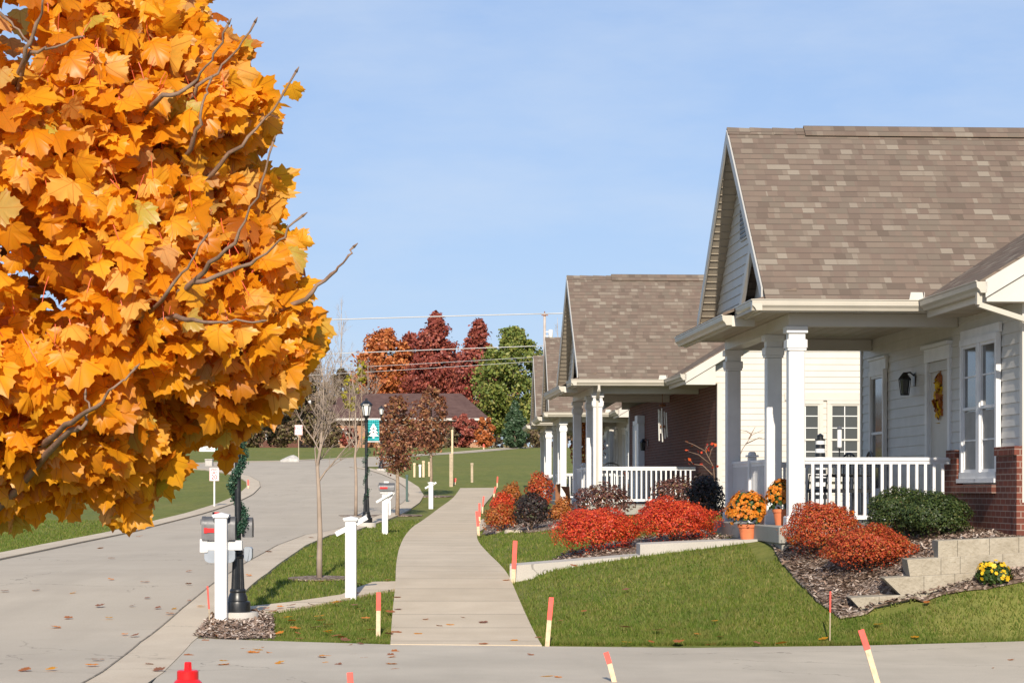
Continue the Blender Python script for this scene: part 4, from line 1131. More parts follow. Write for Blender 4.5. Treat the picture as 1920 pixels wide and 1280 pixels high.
for (a, b_, c, d_, w_, lb) in ((898, 1005, 894, 958, .055, 'nearest of the stakes lining the far sidewalk edge, before the cream rocks'), (899, 985, 899, 943, .05, 'second of the stakes lining the sidewalk, close behind the nearest'),
    (904, 962, 907, 930, .04, 'slim stake beside the orange shrub'), (925, 933, 929, 912, .055, 'short stake at the far end of the sidewalk'), (932, 913, 933, 893, .045, 'stake in the grass beyond the end of the sidewalk'),
    (852, 908, 853.5, 896, .09, 'short stake near the tall wooden post'), (274, 986, 274, 956, .05, 'stake on the far lawn below the maple leaves'), (466, 917, 465, 899, .06, 'stake on the tip of the lawn inside the road bend'), (907, 842, 907, 832, .12, 'tiny stake far off near the spruce')):
    stake(a, b_, c, d_, None, w_, .6, lb)

# --- timber posts in the far grass
def timber(px, py0, py1, w, label, mat='wood', upper=None, grp='weathered timber posts in the far grass'):
    a = gp(px, py0); q = F / a.y
    t = thing('timber_post', a, label, 'post', 0, grp)
    h = (py0 - py1) / q; m = MB()
    if upper:
        k = (py0 - upper) / q; m.cbox(-w/2, w/2, -.06, .06, -.1, k, .006); m.build('plank', M[mat], t)
        m = MB(); m.cbox(-.0, w*.55, .065, .16, k * .5, h, .006); m.build('board', M['stakewood'], t)
    else:
        m.cbox(-w/2, w/2, -w/2, w/2, -.1, h, .01); m.build('plank', M[mat], t)
        m = MB(); m.cbox(-w/2-.012, w/2+.012, -w/2-.012, w/2+.012, h - .08, h+.01, .01); m.build('post_top', M[mat], t)
timber(777, 894, 868, .09, 'leftmost of the four short pale posts on the far bank', 'stakewood')
timber(787.5, 894, 871, .09, 'white-footed short post among the four pale ones', 'white')
timber(794, 894, 864, .10, 'tallest of the four short pale posts on the far bank', 'stakewood')
timber(805, 893, 866, .09, 'rightmost of the four short pale posts, beside the tree trunk', 'stakewood')
timber(846, 912, 805, .14, 'tall weathered post with a pale board fixed to it', 'wood', 850)
timber(885, 904, 868, .10, 'single grey post in the open far lawn', 'wood')
timber(763, 943, 890, .07, 'thin dark green post beside the road kerb', 'greenpost')

# --- signs
def text_mesh(txt, size, mat, parent, loc, name='lettering'):
    c = bpy.data.curves.new(name, 'FONT'); c.body = txt; c.size = size; c.align_x = 'CENTER'; c.align_y = 'CENTER'; c.extrude = .001; c.offset = size * .018; c.resolution_u = 3
    o = bpy.data.objects.new(name, c); COL.objects.link(o)
    dg = bpy.context.evaluated_depsgraph_get(); me = bpy.data.meshes.new_from_object(o.evaluated_get(dg)); COL.objects.unlink(o); bpy.data.objects.remove(o)
    for v in me.vertices: v.co = Vector((v.co.x + loc[0], loc[1] - v.co.z, v.co.y + loc[2]))
    me.flip_normals(); me.materials.clear()
    return link_mesh(name, me, M[mat], parent)
def sign(px, py0, pyt, pyb, wpx, label, rows, postmat):
    a = gp(px, py0); q = F / a.y
    t = thing('road_sign', a, label, 'sign', 0)
    zt, zb_ = (py0 - pyt) / q, (py0 - pyb) / q; w = wpx / q
    m = MB(); m.bar((0, 0, -.1), (0, 0, zt - .02), .055, .045); m.build('post', M[postmat], t)
    m = MB(); m.cbox(-w/2, w/2, -.045, -.028, zb_, zt, .004); pl = m.build('sign_plate', M['signwhite'], t)
    for txt, fz, sz, mt in rows: text_mesh(txt, sz / q, mt, pl, (0, -.05, zb_ + (zt - zb_) * fz))
    m = MB(); bw = w * .03
    for (a0, a1, c0, c1) in ((-w/2+bw, w/2-bw, zt-2*bw, zt-bw), (-w/2+bw, w/2-bw, zb_+bw, zb_+2*bw), (-w/2+bw, -w/2+2*bw, zb_+2*bw, zt-2*bw), (w/2-2*bw, w/2-bw, zb_+2*bw, zt-2*bw)): m.box(a0, a1, -.0475, -.0455, c0, c1)
    m.build('sign_border', M['signred'], pl)
sign(402, 951, 876.5, 901, 18, 'small white sign with red SPEED LIMIT 20 on the lawn inside the bend', (('SPEED', .84, 5.0, 'signred'), ('LIMIT', .62, 5.0, 'signred'), ('20', .27, 11.5, 'signred')), 'white')
sign(560, 863, 796.5, 815, 14.5, 'white EXIT ONLY sign on a thin post across the far street', (('EXIT', .66, 7.2, 'signred'), ('ONLY', .25, 4.6, 'signred')), 'wood')

# --- things by the far street
a = gp(391, 874); t = thing('utility_box', a, 'small grey utility box on the grass across the far street', 'utility box'); q = F / a.y
m = MB(); m.cbox(-7/q, 7/q, 0, .5, 0, 12/q, .03); m.build('cabinet', M['boulder'], t); m = MB(); m.cbox(-7.4/q, 7.4/q, -.03, .53, 12/q, 14/q, .02); m.build('lid', M['boulder'], t)
def rockmesh(name, rx, ry, rz, mat, seed, parent=None, loc=(0, 0, 0), flat=.35):
    import bmesh
    bm = bmesh.new(); bmesh.ops.create_icosphere(bm, subdivisions=3, radius=1); r = random.Random(seed)
    dirs = [(Vector((r.gauss(0, 1), r.gauss(0, 1), r.gauss(0, 1))).normalized(), r.uniform(.62, .95)) for _ in range(14)]
    for v in bm.verts:
        n = v.co.normalized(); k = 1.0
        for d, h in dirs:
            c = n.dot(d)
            if c > h: k = min(k, h / c)
        k *= 1 + .03 * math.sin(n.x * 9 + seed) * math.cos(n.y * 8)
        v.co = Vector((n.x * rx * k, n.y * ry * k, max(-.3, n.z) * rz * k))
    me = bpy.data.meshes.new(name); bm.to_mesh(me); bm.free()
    o = link_mesh(name, me, M[mat], parent, False); o.location = loc; return o
a = gp(543, 866); tag(rockmesh('boulder', .62, .45, .48, 'boulder', 4, None, a), 'pale grey boulder lying beside the EXIT sign', 'boulder')
a = gp(390, 846); q = F / a.y
t = thing('entrance_sign', a, 'white double panel entrance sign far off, framed by maple leaves', 'sign')
m = MB(); m.box(-16/q, 15/q, 0, .12, 0, 18/q); m.extrude([(-16/q, 0, 18.6/q), (15/q, 0, 18.6/q), (15/q, 0, 40/q), (8/q, 0, 46/q), (-6/q, 0, 40/q), (-16/q, 0, 30/q)], (0, .12, 0)); m.build('sign_panel', M['signwhite'], t)
m = MB(); m.box(-19/q, -16.2/q, -.02, .14, 0, 32/q); m.build('sign_post', M['brownwood'], t)
m = MB()
for i in range(4): m.box((-5 + (i % 2))/q, (6 - i % 3)/q, -.012, -.002, (3 + i*3.4)/q, (4.6 + i*3.4)/q)
m.bar((-12/q, -.008, 21/q), (12/q, -.008, 27/q), .01, .12); m.build('worn_lettering', M['darkink'], t)
t = thing('utility_pedestal', gp(407, 848), 'mint green pedestal beside the far entrance sign', 'pedestal'); m = MB(); m.lathe([(4/q, 0), (4/q, 24/q), (3/q, 26/q)], 12); m.build('housing', M['mint'], t, True, 40); m = MB(); m.lathe([(4.3/q, 18/q), (4.3/q, 20/q)], 12); m.build('band', M['mint'], t)
a = gp(351, 847); t = thing('notice_board', a, 'small white board left of the far entrance sign', 'board'); m = MB(); m.extrude([(-8/q, 0, 1/q), (8/q, 0, 1/q), (8/q, 0, 15/q), (0, 0, 20/q), (-7/q, 0, 20/q)], (0, .1, 0)); m.build('board_panel', M['signwhite'], t); m = MB(); m.box(-6/q, -4/q, .1, .16, 0, 18/q); m.box(4/q, 6/q, .1, .16, 0, 15/q); m.build('leg', M['wood'], t)

# --- porch things
def pot(loc, r, h, name, label, cat, mat='terracotta'):
    t = thing(name, loc, label, cat)
    m = MB(); m.lathe([(r*.72, 0), (r*.95, h*.8), (r*1.06, h*.8), (r*1.08, h), (r*.98, h), (r*.95, h*.9), (.01, h*.88)], 24); m.build('pot', M[mat], t, True, 30)
    return t
def leafball(name, parent, c, rad, n, size, mat, seed=0, hang=0.0, flat=.0, shell=.35, clumps=0):
    """small leaves filling the outer volume of a lobed mound"""
    r = np.random.default_rng(seed)
    d = r.normal(0, 1, (n, 3)); d[:, 2] = np.where(d[:, 2] < -.5, -d[:, 2], d[:, 2]); d /= np.linalg.norm(d, axis=1)[:, None]
    ph = r.random(6) * 6.28
    lob = 1 + .10 * np.sin(d[:, 0]*5 + ph[0]) * np.cos(d[:, 1]*4 + ph[1]) + .06 * np.sin(d[:, 2]*7 + ph[2] + d[:, 0]*3) + .06 * np.sin(d[:, 0]*13 + ph[3]) * np.sin(d[:, 2]*11 + ph[4])
    rr = lob * (1 - shell * r.random(n) ** 1.6) * (1 + .05 * r.normal(0, 1, n) * (r.random(n) < .25)) * (1 + .16 * r.random(n) * (r.random(n) < .02))
    p = d * rr[:, None] * np.array(rad)[None] + np.array(c)[None]
    nrm = d / np.array(rad)[None]; nrm /= np.linalg.norm(nrm, axis=1)[:, None]
    nrm = nrm + r.normal(0, .42, (n, 3)); nrm /= np.linalg.norm(nrm, axis=1)[:, None]
    e1 = np.cross(nrm, r.normal(0, 1, (n, 3))); e1 /= np.linalg.norm(e1, axis=1)[:, None]; e2 = np.cross(nrm, e1)
    s = (size * (.6 + .8 * r.random(n)))[:, None]
    V = np.stack([p - e1*s*.5, p + e2*s*.32 + nrm*s*.08, p + e1*s*.5, p - e2*s*.32 + nrm*s*.08], 1)
    if parent is None: return np_mesh(name, V, 4, M[mat])
    return np_mesh(name, V, 4, M[mat], parent)
def mum(loc, r, h, pr, ph, label, fl='mum', seed=1, n=420, potted=True):
    t = pot(loc, pr, ph, 'potted_mum', label, 'potted plant') if potted else thing('flowering_mum', loc, label, 'plant')
    cz = (ph + h * .35) if potted else h * .35
    leafball('foliage', t, (0, 0, cz), (r*.9, r*.9, h*.58), 1300, .05, 'mumleaf', seed, shell=.6)
    rg = np.random.default_rng(seed + 5); V = []; idx = []
    for i in range(n):
        d = rg.normal(0, 1, 3); d[2] = abs(d[2]) * 1.1 - .25; d /= np.linalg.norm(d)
        p = np.array([0, 0, cz]) + d * np.array([r, r, h * .66]) * (.92 + .14 * rg.random())
        nn = d + rg.normal(0, .25, 3); nn /= np.linalg.norm(nn); e = np.cross(nn, [.3, .2, .9]); e /= np.linalg.norm(e); f = np.cross(nn, e)
        s = (.026 if potted else .030) * (.7 + .6 * rg.random())
        for k in range(6):
            a = k * 1.047 + rg.random() * .3; u = e * math.cos(a) + f * math.sin(a); w = -e * math.sin(a) + f * math.cos(a)
            V.append([p, p + u*s*.6 + w*s*.35 + nn*s*.15, p + u*s + nn*s*.1, p + u*s*.6 - w*s*.35 + nn*s*.15])
    np_mesh('blossom', np.array(V), 4, M[fl], t); return t
g = Vector(((1402-CX)*30.75/F, 30.75, .962)); mum(g, 40*30.75/F, .42, .125, .19, 'orange mum in a terracotta pot on the end of the raised walk', 'mum', 1, 480)
mum(on_house(H1P, A1, -.03, .80, .0), .19, .36, .11, .20, 'orange mum in a pot at the porch edge, half behind the front column', 'mum', 2, 330)
g = at(1862, 1097, 25.30); g.z = h1(g.x, g.y); mum(g, .19, .26, .1, .1, 'yellow flowering mum at the foot of the stone edging', 'ymum', 3, 60, False)

def chair(loc, rz, label):
    t = thing('porch_chair', loc, label, 'chair', rz)
    m = MB(); m.cbox(-.26, .26, -.25, .25, .40, .45, .01); m.build('seat', M['black'], t)
    m = MB(); pts = [(-.26, .25, .45)] + [(.26*math.cos(a), .27, .72 + .22*math.sin(a)) for a in np.linspace(math.pi, 0, 12)] + [(.26, .25, .45)]
    m.tube(pts, .014, 8)
    for x in (-.15, -.05, .05, .15): m.tube([(x, .255, .45), (x, .27, .72 + .22*math.sqrt(1-(x/.26)**2))], .008, 6)
    m.build('backrest', M['black'], t)
    for x in (-.24, .24):
        for y in (-.22, .22):
            m = MB(); m.tube([(x, y, 0), (x*.97, y*.97, .40)], .014, 6); m.build('leg', M['black'], t)
    for x in (-.27, .27):
        m = MB(); m.tube([(x, .25, .62), (x, -.2, .64), (x, -.22, .42)], .013, 6); m.build('armrest', M['black'], t)
    return t
chair(on_house(H1P, A1, 1.15, 2.4, 0), A1 - 1.57, 'black metal chair on the near porch, its arched back above the rail')
chair(on_house(H1P, A1, 1.2, 3.9, 0), A1 - 1.3, 'dark metal chair deeper on the near porch, behind the arched one')
chair(on_house(H2P, A1, .55, 2.3, 0), A1, 'thin metal chair with arched back on the brick porch')
pk = thing('pumpkin', on_house(H1P, A1, .75, .55, 0), 'orange pumpkin behind the near porch balusters', 'pumpkin')
m = MB(); n = 40; prof = [(.02, .0), (.09, .01), (.13, .05), (.145, .10), (.13, .15), (.08, .185), (.02, .175)]
for i, (r, z) in enumerate(prof):
    for k in range(n):
        a = 2*math.pi*k/n; rr = r*(1-.10*abs(math.cos(a*4.5))); m.v.append((rr*math.cos(a), rr*math.sin(a), z))
for i in range(len(prof)-1):
    for k in range(n): m.f.append((i*n+k, i*n+(k+1)%n, (i+1)*n+(k+1)%n, (i+1)*n+k)); m.m.append(0)
m.build('rind', M['orange'], pk, True); m = MB(); m.tube([(0, 0, .17), (.005, 0, .20), (.02, 0, .225)], [.018, .013, .012], 7); m.build('stem', M['bark'], pk)

# wreath swag on the door
t = thing('door_swag', on_house(H1P, A1, 2.03, .92, 1.50), 'autumn leaf swag hanging on the front door', 'door decoration', A1)
leafball('swag_leaves', t, (0, 0, .06), (.09, .13, .40), 520, .10, 'rust', 21, shell=.8)
leafball('yellow_leaves', t, (-.03, 0, .05), (.08, .12, .32), 120, .09, 'ymum', 22, shell=.8)
m = MB(); m.tube([(0, 0, .5), (0, 0, -.4)], .012, 6); m.build('swag_stem', M['twig'], t)
# wind chime under the second porch
c = on_house(H2P, A1, 1.0, .95, 2.39); c = Vector(((1242-CX)*c.y/F, c.y, c.z)); t = thing('wind_chime', c, 'long wind chime of pale tubes before the brick porch wall', 'wind chime')
q = F / c.y; zt = c.z; zz = lambda py: EYE + (HY - py) / q - zt
m = MB(); m.tube([(0, 0, .1), (0, 0, zz(764))], .006, 6); m.lathe([(.02, zz(757)), (.075, zz(759)), (.075, zz(761)), (.02, zz(762))], 16); m.build('top_plate', M['brownwood'], t)
m = MB(); m.lathe([(.01, zz(803)), (.05, zz(801)), (.05, zz(797)), (.01, zz(796))], 12); m.build('clapper', M['brownwood'], t)
for (x, y0, y1, dy) in ((-7.5, 767, 826, .0), (-4.5, 769, 812, .05), (-1.5, 765, 828, -.04), (4, 771, 822, .04), (7.5, 773, 819, -.02)):
    m = MB(); m.tube([(x/q*.95, dy, zz(y0)), (x/q*1.0 + .02, dy, zz(y1))], .016, 10); m.build('chime_tube', M['chime'], t, True, 40)
# lighthouse ornament and bird feeder in the gap between the two houses
g0 = Vector(((1538-CX)*42.0/F, 42.0, h1((1538-CX)*42.0/F, 42.0))); q = F / 42.0
t = thing('lighthouse_ornament', g0, 'black and white striped lighthouse ornament between the first two houses', 'garden ornament')
ztop = EYE + (HY - 812) / q - g0.z
m = MB(); n = 19
for i in range(n):
    a, b_ = ztop*.92*i/n, ztop*.92*(i+1)/n; r0 = .14 - .06*i/n; r1 = .14 - .06*(i+1)/n
    m.lathe([(r0, a), (r1, b_ - .0005)], 18, mi=i % 2)
m.build('tower', [M['white'], M['black']], t, True, 30); m = MB(); m.lathe([(.095, ztop*.92), (.095, ztop*.935), (.055, ztop*.94), (.055, ztop*.97), (.07, ztop*.972), (.005, ztop)], 14); m.build('lantern_room', M['black'], t)
g0 = Vector(((1574-CX)*41.0/F, 41.0, h1((1574-CX)*41.0/F, 41.0))); q = F / 41.0; zf = EYE + (HY - 838) / q - g0.z
t = thing('bird_feeder', g0, 'tube bird feeder on a pole before the twin side windows', 'bird feeder')
m = MB(); m.tube([(0, 0, -.1), (0, 0, zf)], .012, 8); m.build('pole', M['black'], t); m = MB(); m.lathe([(.04, zf), (.04, zf+.30), (.03, zf+.31)], 14); m.build('seed_tube', M['lampglass'], t, True, 40); m = MB(); m.lathe([(.08, zf-.02), (.08, zf)], 14); m.build('tray', M['steel'], t); m = MB(); m.lathe([(.06, zf+.31), (.01, zf+.36)], 14); m.build('cap', M['steel'], t)
# wooden yard ornament by the second house
g0 = gp(1060, 950); g0 = Vector(((1060-CX)*57/F, 57, h1((1060-CX)*57/F, 57))); q = F / 57; zq = lambda py: EYE + (HY - py)/q - g0.z
t = thing('wooden_planter', g0, 'brown wooden planter frame beside the second porch', 'planter')
m = MB(); m.extrude([((1042-1060)/q, 0, -.02), ((1050-1060)/q, 0, -.02), ((1051-1060)/q, 0, zq(906)), ((1041-1060)/q, 0, zq(908))], (0, .05, 0)); m.extrude([((1051.2-1060)/q, 0, zq(911)), ((1068-1060)/q, 0, zq(912)), ((1070-1060)/q, 0, zq(945)), ((1064-1060)/q, 0, zq(945)), ((1060-1060)/q, 0, zq(925))], (0, .05, 0)); m.build('side_board', M['brownwood'], t)
m = MB(); m.box(-.3, .15, .06, .45, 0, .25); m.build('trough', M['brownwood'], t)

# pale stones
def stone(px, py, rx, rz, label, seed, d=None, mat='rock'):
    a = gp(px, py)
    if d: a = Vector(((px-CX)*d/F, d, h1((px-CX)*d/F, d)))
    q = F / a.y; a.z += .01
    tag(rockmesh('rock', rx/q, rx/q*.8, rz/q, mat, seed, None, a), label, 'rock', 'pale stones edging the beds')
stone(944, 994, 16, 15, 'largest cream rock beside the dark round shrub', 3)
stone(958, 991, 12, 13, 'second cream rock touching the largest one', 5)
stone(957, 999, 14, 7, 'flat white rock in front of the cream ones', 8); stone(972, 998, 9, 5, 'small bluish slab rock at the right of the flat white one', 11); stone(936, 999, 9, 4, 'small tan pebble rock left of the flat white one', 12)
stone(1040, 991, 8, 5, 'small pinkish rock at the left foot of the red bush', 17)
stone(1655, 1116, 7, 6, 'tan rock on the lowest edging block', 14); stone(1668, 1116, 8, 6, 'rounder tan rock next to the one on the lowest block', 15)

# --- stepped edging of cast stone blocks
def edging(n0, px0, py_top, px1, py_top1, hpx, d0, d1, label, joints, taper):
    a = at(px0, py_top, d0); b_ = at(px1, py_top1, d1)
    q = F / d0; h = (hpx - 2.2) / q
    t = thing('edging_course', a, label, 'stone edging', 0, 'courses of cream stone edging')
    L = (b_ - a); k = 0
    cuts = [0] + [(j - px0) / (px1 - px0) for j in joints] + [1]
    for i, (f0, f1) in enumerate(zip(cuts, cuts[1:])):
        p = L * f0; r = L * f1; g_ = .004 if i else 0
        x0, x1 = p.x + g_, r.x
        y0 = p.y; y1 = r.y; m = MB()
        tb = taper if i == 0 else 0; ch = .008
        sec = lambda x, y, z, xb: [(xb, y, z - h), (x, y, z - ch), (x + (ch if i == 0 else 0), y + ch, z), (x + (ch if i == 0 else 0), y + .42, z), (xb, y + .42, z - h)]
        A = sec(x0, y0, p.z, x0 + tb); B = sec(x1, y1, r.z, x1)
        m.add(A + B, [tuple(range(4, -1, -1)), tuple(range(5, 10))] + [(j, (j+1) % 5, 5+(j+1) % 5, 5+j) for j in range(5)])
        m.build('block', M['stone'], t)
edging(0, 1595, 1120, 1766, 1111, 34, 25.48, 25.48, 'lowest course of cream edging blocks, sinking into the mulch', (1648, 1702), .16)
edging(1, 1658, 1083, 1990, 1064, 36, 25.52, 25.52, 'second course of cream edging blocks from the ground', (1732, 1790, 1838), .19)
edging(2, 1701, 1048, 1990, 1032, 34, 25.555, 25.555, 'third course of edging blocks, behind the yellow mum', (1764, 1800, 1880), .03)
edging(3, 1759, 1013, 1990, 1003, 34, 25.59, 25.59, 'topmost course of edging blocks below the brick wall', (1795, 1855, 1910), .0)
SHE = None
# ------------------------------------------------------------------ shrubs
def shrub(cx, py_base, wpx, hpx, mat, label, cat='shrub', n=2600, size=.034, d=None, seed=0, name='shrub', group=None, lobes=1, yr=1.0, mat2=None):
    if d is None: a = gp(cx, py_base)
    else:
        x = (cx - CX) * d / F; a = Vector((x, d, h1(x, d)))
    q = F / a.y; rx = wpx / q / 2; topz = EYE + (HY - (py_base - hpx)) / q - a.z
    t = thing(name, a, label, cat, 0, group)
    rz = topz * .56
    leafball('foliage', t, (0, 0, topz - rz), (rx, rx * yr, rz), n, size, mat, seed, shell=.45)
    if mat2: leafball('inner_leaves', t, (0, 0, topz - rz), (rx * .8, rx * yr * .8, rz * .85), n // 3, size * 1.2, mat2, seed + 99, shell=.6)
    m = MB(); rg = random.Random(seed)
    for k in range(7):
        an = rg.uniform(0, 6.28); rr = rg.uniform(.2, .7)
        m.tube([(0, 0, -.03), (rx*rr*.4*math.cos(an), rx*rr*.4*math.sin(an), rz*.6), (rx*rr*math.cos(an), rx*rr*math.sin(an), rz*1.3)], [.014, .009, .004], 5)
    m.build('stem', M['twig'], t)
    return t
shrub(1120, 1046, 162, 97, 'burn', 'bright red-orange burning bush at the left end, nearest the sidewalk', n=15000, size=.028, seed=1, group='red autumn bushes', d=33.3)
shrub(1262, 1016, 165, 83, 'burn', 'bright red burning bush between the orange one and the porch column', n=15000, size=.028, seed=2, group='red autumn bushes', d=33.2)
shrub(1542, 1042, 148, 103, 'burn2', 'russet bush in the mulch right below the front porch column', n=15000, size=.024, seed=3, group='red autumn bushes', d=28.0)
shrub(1632, 1088, 174, 103, 'burn2', 'lower russet bush next to the stone edging', n=16000, size=.024, seed=4, group='red autumn bushes', d=26.85)
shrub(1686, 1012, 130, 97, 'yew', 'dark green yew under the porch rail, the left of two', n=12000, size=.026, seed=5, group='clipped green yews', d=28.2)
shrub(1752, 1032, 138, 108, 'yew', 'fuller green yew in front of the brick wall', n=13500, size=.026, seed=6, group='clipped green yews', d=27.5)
shrub(1130, 956, 118, 50, 'purple', 'purple-brown bush under the brick porch rail', n=2600, size=.055, seed=7, d=49)
shrub(1268, 950, 100, 58, 'purple', 'olive and purple bush half hidden behind the bright red one', n=2200, size=.055, seed=8, d=47.5)
shrub(1322, 955, 78, 66, 'darkleaf', 'bush beside the far porch column, shade painted into its near-black leaves', n=2200, size=.05, seed=9, d=40)  # shade beside the first house put into the near-black leaf colour
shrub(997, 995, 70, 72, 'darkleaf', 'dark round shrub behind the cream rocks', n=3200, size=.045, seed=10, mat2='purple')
shrub(938, 998, 66, 52, 'rust', 'russet shrub by the sidewalk stakes, left of the dark round one', n=2400, size=.04, seed=11, mat2='burn')
shrub(942, 972, 50, 50, 'burn', 'orange-red shrub behind the russet one by the sidewalk', n=2000, size=.045, seed=12, d=55)
shrub(961, 930, 36, 27, 'rust', 'small olive-orange shrub farthest along the bed', n=1200, size=.06, seed=13, d=66)
shrub(1012, 935, 54, 50, 'burn2', 'dark red shrub against the white columns of the third house', n=2200, size=.055, seed=14, d=64)
shrub(1046, 985, 40, 38, 'rust', 'low orange shrub right of the dark round one', n=1300, size=.05, seed=15, d=49)
shrub(1056, 948, 36, 18, 'rust', 'low rusty ground shrub below the wooden planter', n=900, size=.05, seed=16, d=54)
shrub(1102, 930, 60, 200, 't_orange', 'tall orange-red tree seen through the brick porch', 'tree', n=2600, size=.12, seed=17, d=79, name='columnar_tree')

# ------------------------------------------------------------------ woody plants
def skeleton(seed, height, spread, r0, levels=3, fork=.3, nlimb=9, up=.8, twigs=4, straight=.04):
    """leader with side limbs; returns branch list and tips"""
    r = random.Random(seed); tubes = []; tips = []
    tr = []; p = Vector((0, 0, 0)); n = 10
    for i in range(n + 1):
        tr.append(Vector((r.gauss(0, straight) * i / n, r.gauss(0, straight) * i / n, height * i / n)))
    def rad(z): return max(.006, r0 * (1 - .88 * z / height))
    tubes.append((tr, [rad(q.z) for q in tr]))
    def grow(s, d, L, rd, lv):
        pts = [s]; d = d.normalized(); k = 5
        for i in range(k):
            d = (d + Vector((r.gauss(0, .13), r.gauss(0, .13), r.gauss(.05, .10)))).normalized(); pts.append(pts[-1] + d * (L / k))
        tubes.append((pts, [max(.0025, rd * (1 - .8 * i / k)) for i in range(k + 1)]))
        tips.extend(pts[2:])
        if lv > 0:
            for j in range(twigs):
                i = r.randint(1, k - 1); side = Vector((r.gauss(0, 1), r.gauss(0, 1), r.gauss(.3, .6))).normalized()
                grow(pts[i], (d * .9 + side * .8), L * r.uniform(.35, .6), rd * .5, lv - 1)
    for i in range(nlimb):
        f = fork + (1 - fork) * (i + .5) / nlimb * .92; z = height * f; j = int(f * n); s = tr[j].lerp(tr[min(j + 1, n)], f * n - j)
        a = i * 2.4 + r.uniform(-.4, .4); dv = Vector((math.cos(a), math.sin(a), up * r.uniform(.8, 1.3)))
        grow(s, dv, spread * (1.15 - f) * r.uniform(.8, 1.2) + .1, rad(z) * .55, levels - 1)
    return tubes, tips
def wood_obj(tubes, parent, mat, split=1, sides=6):
    m = MB(); p, rr = tubes[0]; m.tube(p, rr, 8); m.build('trunk', M[mat], parent, True)
    m = MB()
    for p, rr in tubes[1:]: m.tube(p, rr, sides if rr[0] > .02 else 4, cap=False)
    m.build('branch', M[mat], parent, True)
def bare_tree(px, py, pyt, spread, r0, label, seed, mat='fartwig', d=None, nlimb=10, levels=3, twigs=4, up=1.3, fork=.28, group=None, leaf=None):
    if d is None: a = gp(px, py)
    else: x = (px - CX) * d / F; a = Vector((x, d, h1(x, d)))
    q = F / a.y; hgt = EYE + (HY - pyt) / q - a.z
    t = thing('bare_tree', a, label, 'tree', 0, group)
    tb, tips = skeleton(seed, hgt, spread, r0, levels, fork, nlimb, up, twigs); wood_obj(tb, t, mat)
    if leaf: 
        rg = np.random.default_rng(seed); P = np.array([tuple(x) for x in tips]); P = P[rg.random(len(P)) < leaf[1]]
        leafcards('last_leaves', t, P + rg.normal(0, .06, P.shape), leaf[2], leaf[0], seed)
    return t
def leafcards(name, parent, P, size, mat, seed, outward=None):
    r = np.random.default_rng(seed + 31); n = len(P)
    nrm = r.normal(0, 1, (n, 3))
    if outward is not None: nrm = nrm * .8 + outward * 1.0
    nrm /= np.linalg.norm(nrm, axis=1)[:, None]
    e1 = np.cross(nrm, r.normal(0, 1, (n, 3))); e1 /= np.linalg.norm(e1, axis=1)[:, None]; e2 = np.cross(nrm, e1)
    s = (size * (.55 + .9 * r.random(n)))[:, None]
    V = np.stack([P - e1*s*.5, P + e2*s*.34 + nrm*s*.1, P + e1*s*.5, P - e2*s*.34 + nrm*s*.1], 1)
    return np_mesh(name, V, 4, M[mat], parent)
bare_tree(599, 1086, 668, 1.25, .042, 'bare young tree nearest on the grass strip, leafless grey branches', 12, 'fartwig', None, 16, 3, 4, 1.6, .42)
bare_tree(667, 968, 690, 1.3, .05, 'second bare young tree, just left of the banner lamp', 9, 'fartwig', None, 14, 3, 4, 1.6, .40, leaf=('t_yellow', .02, .07))

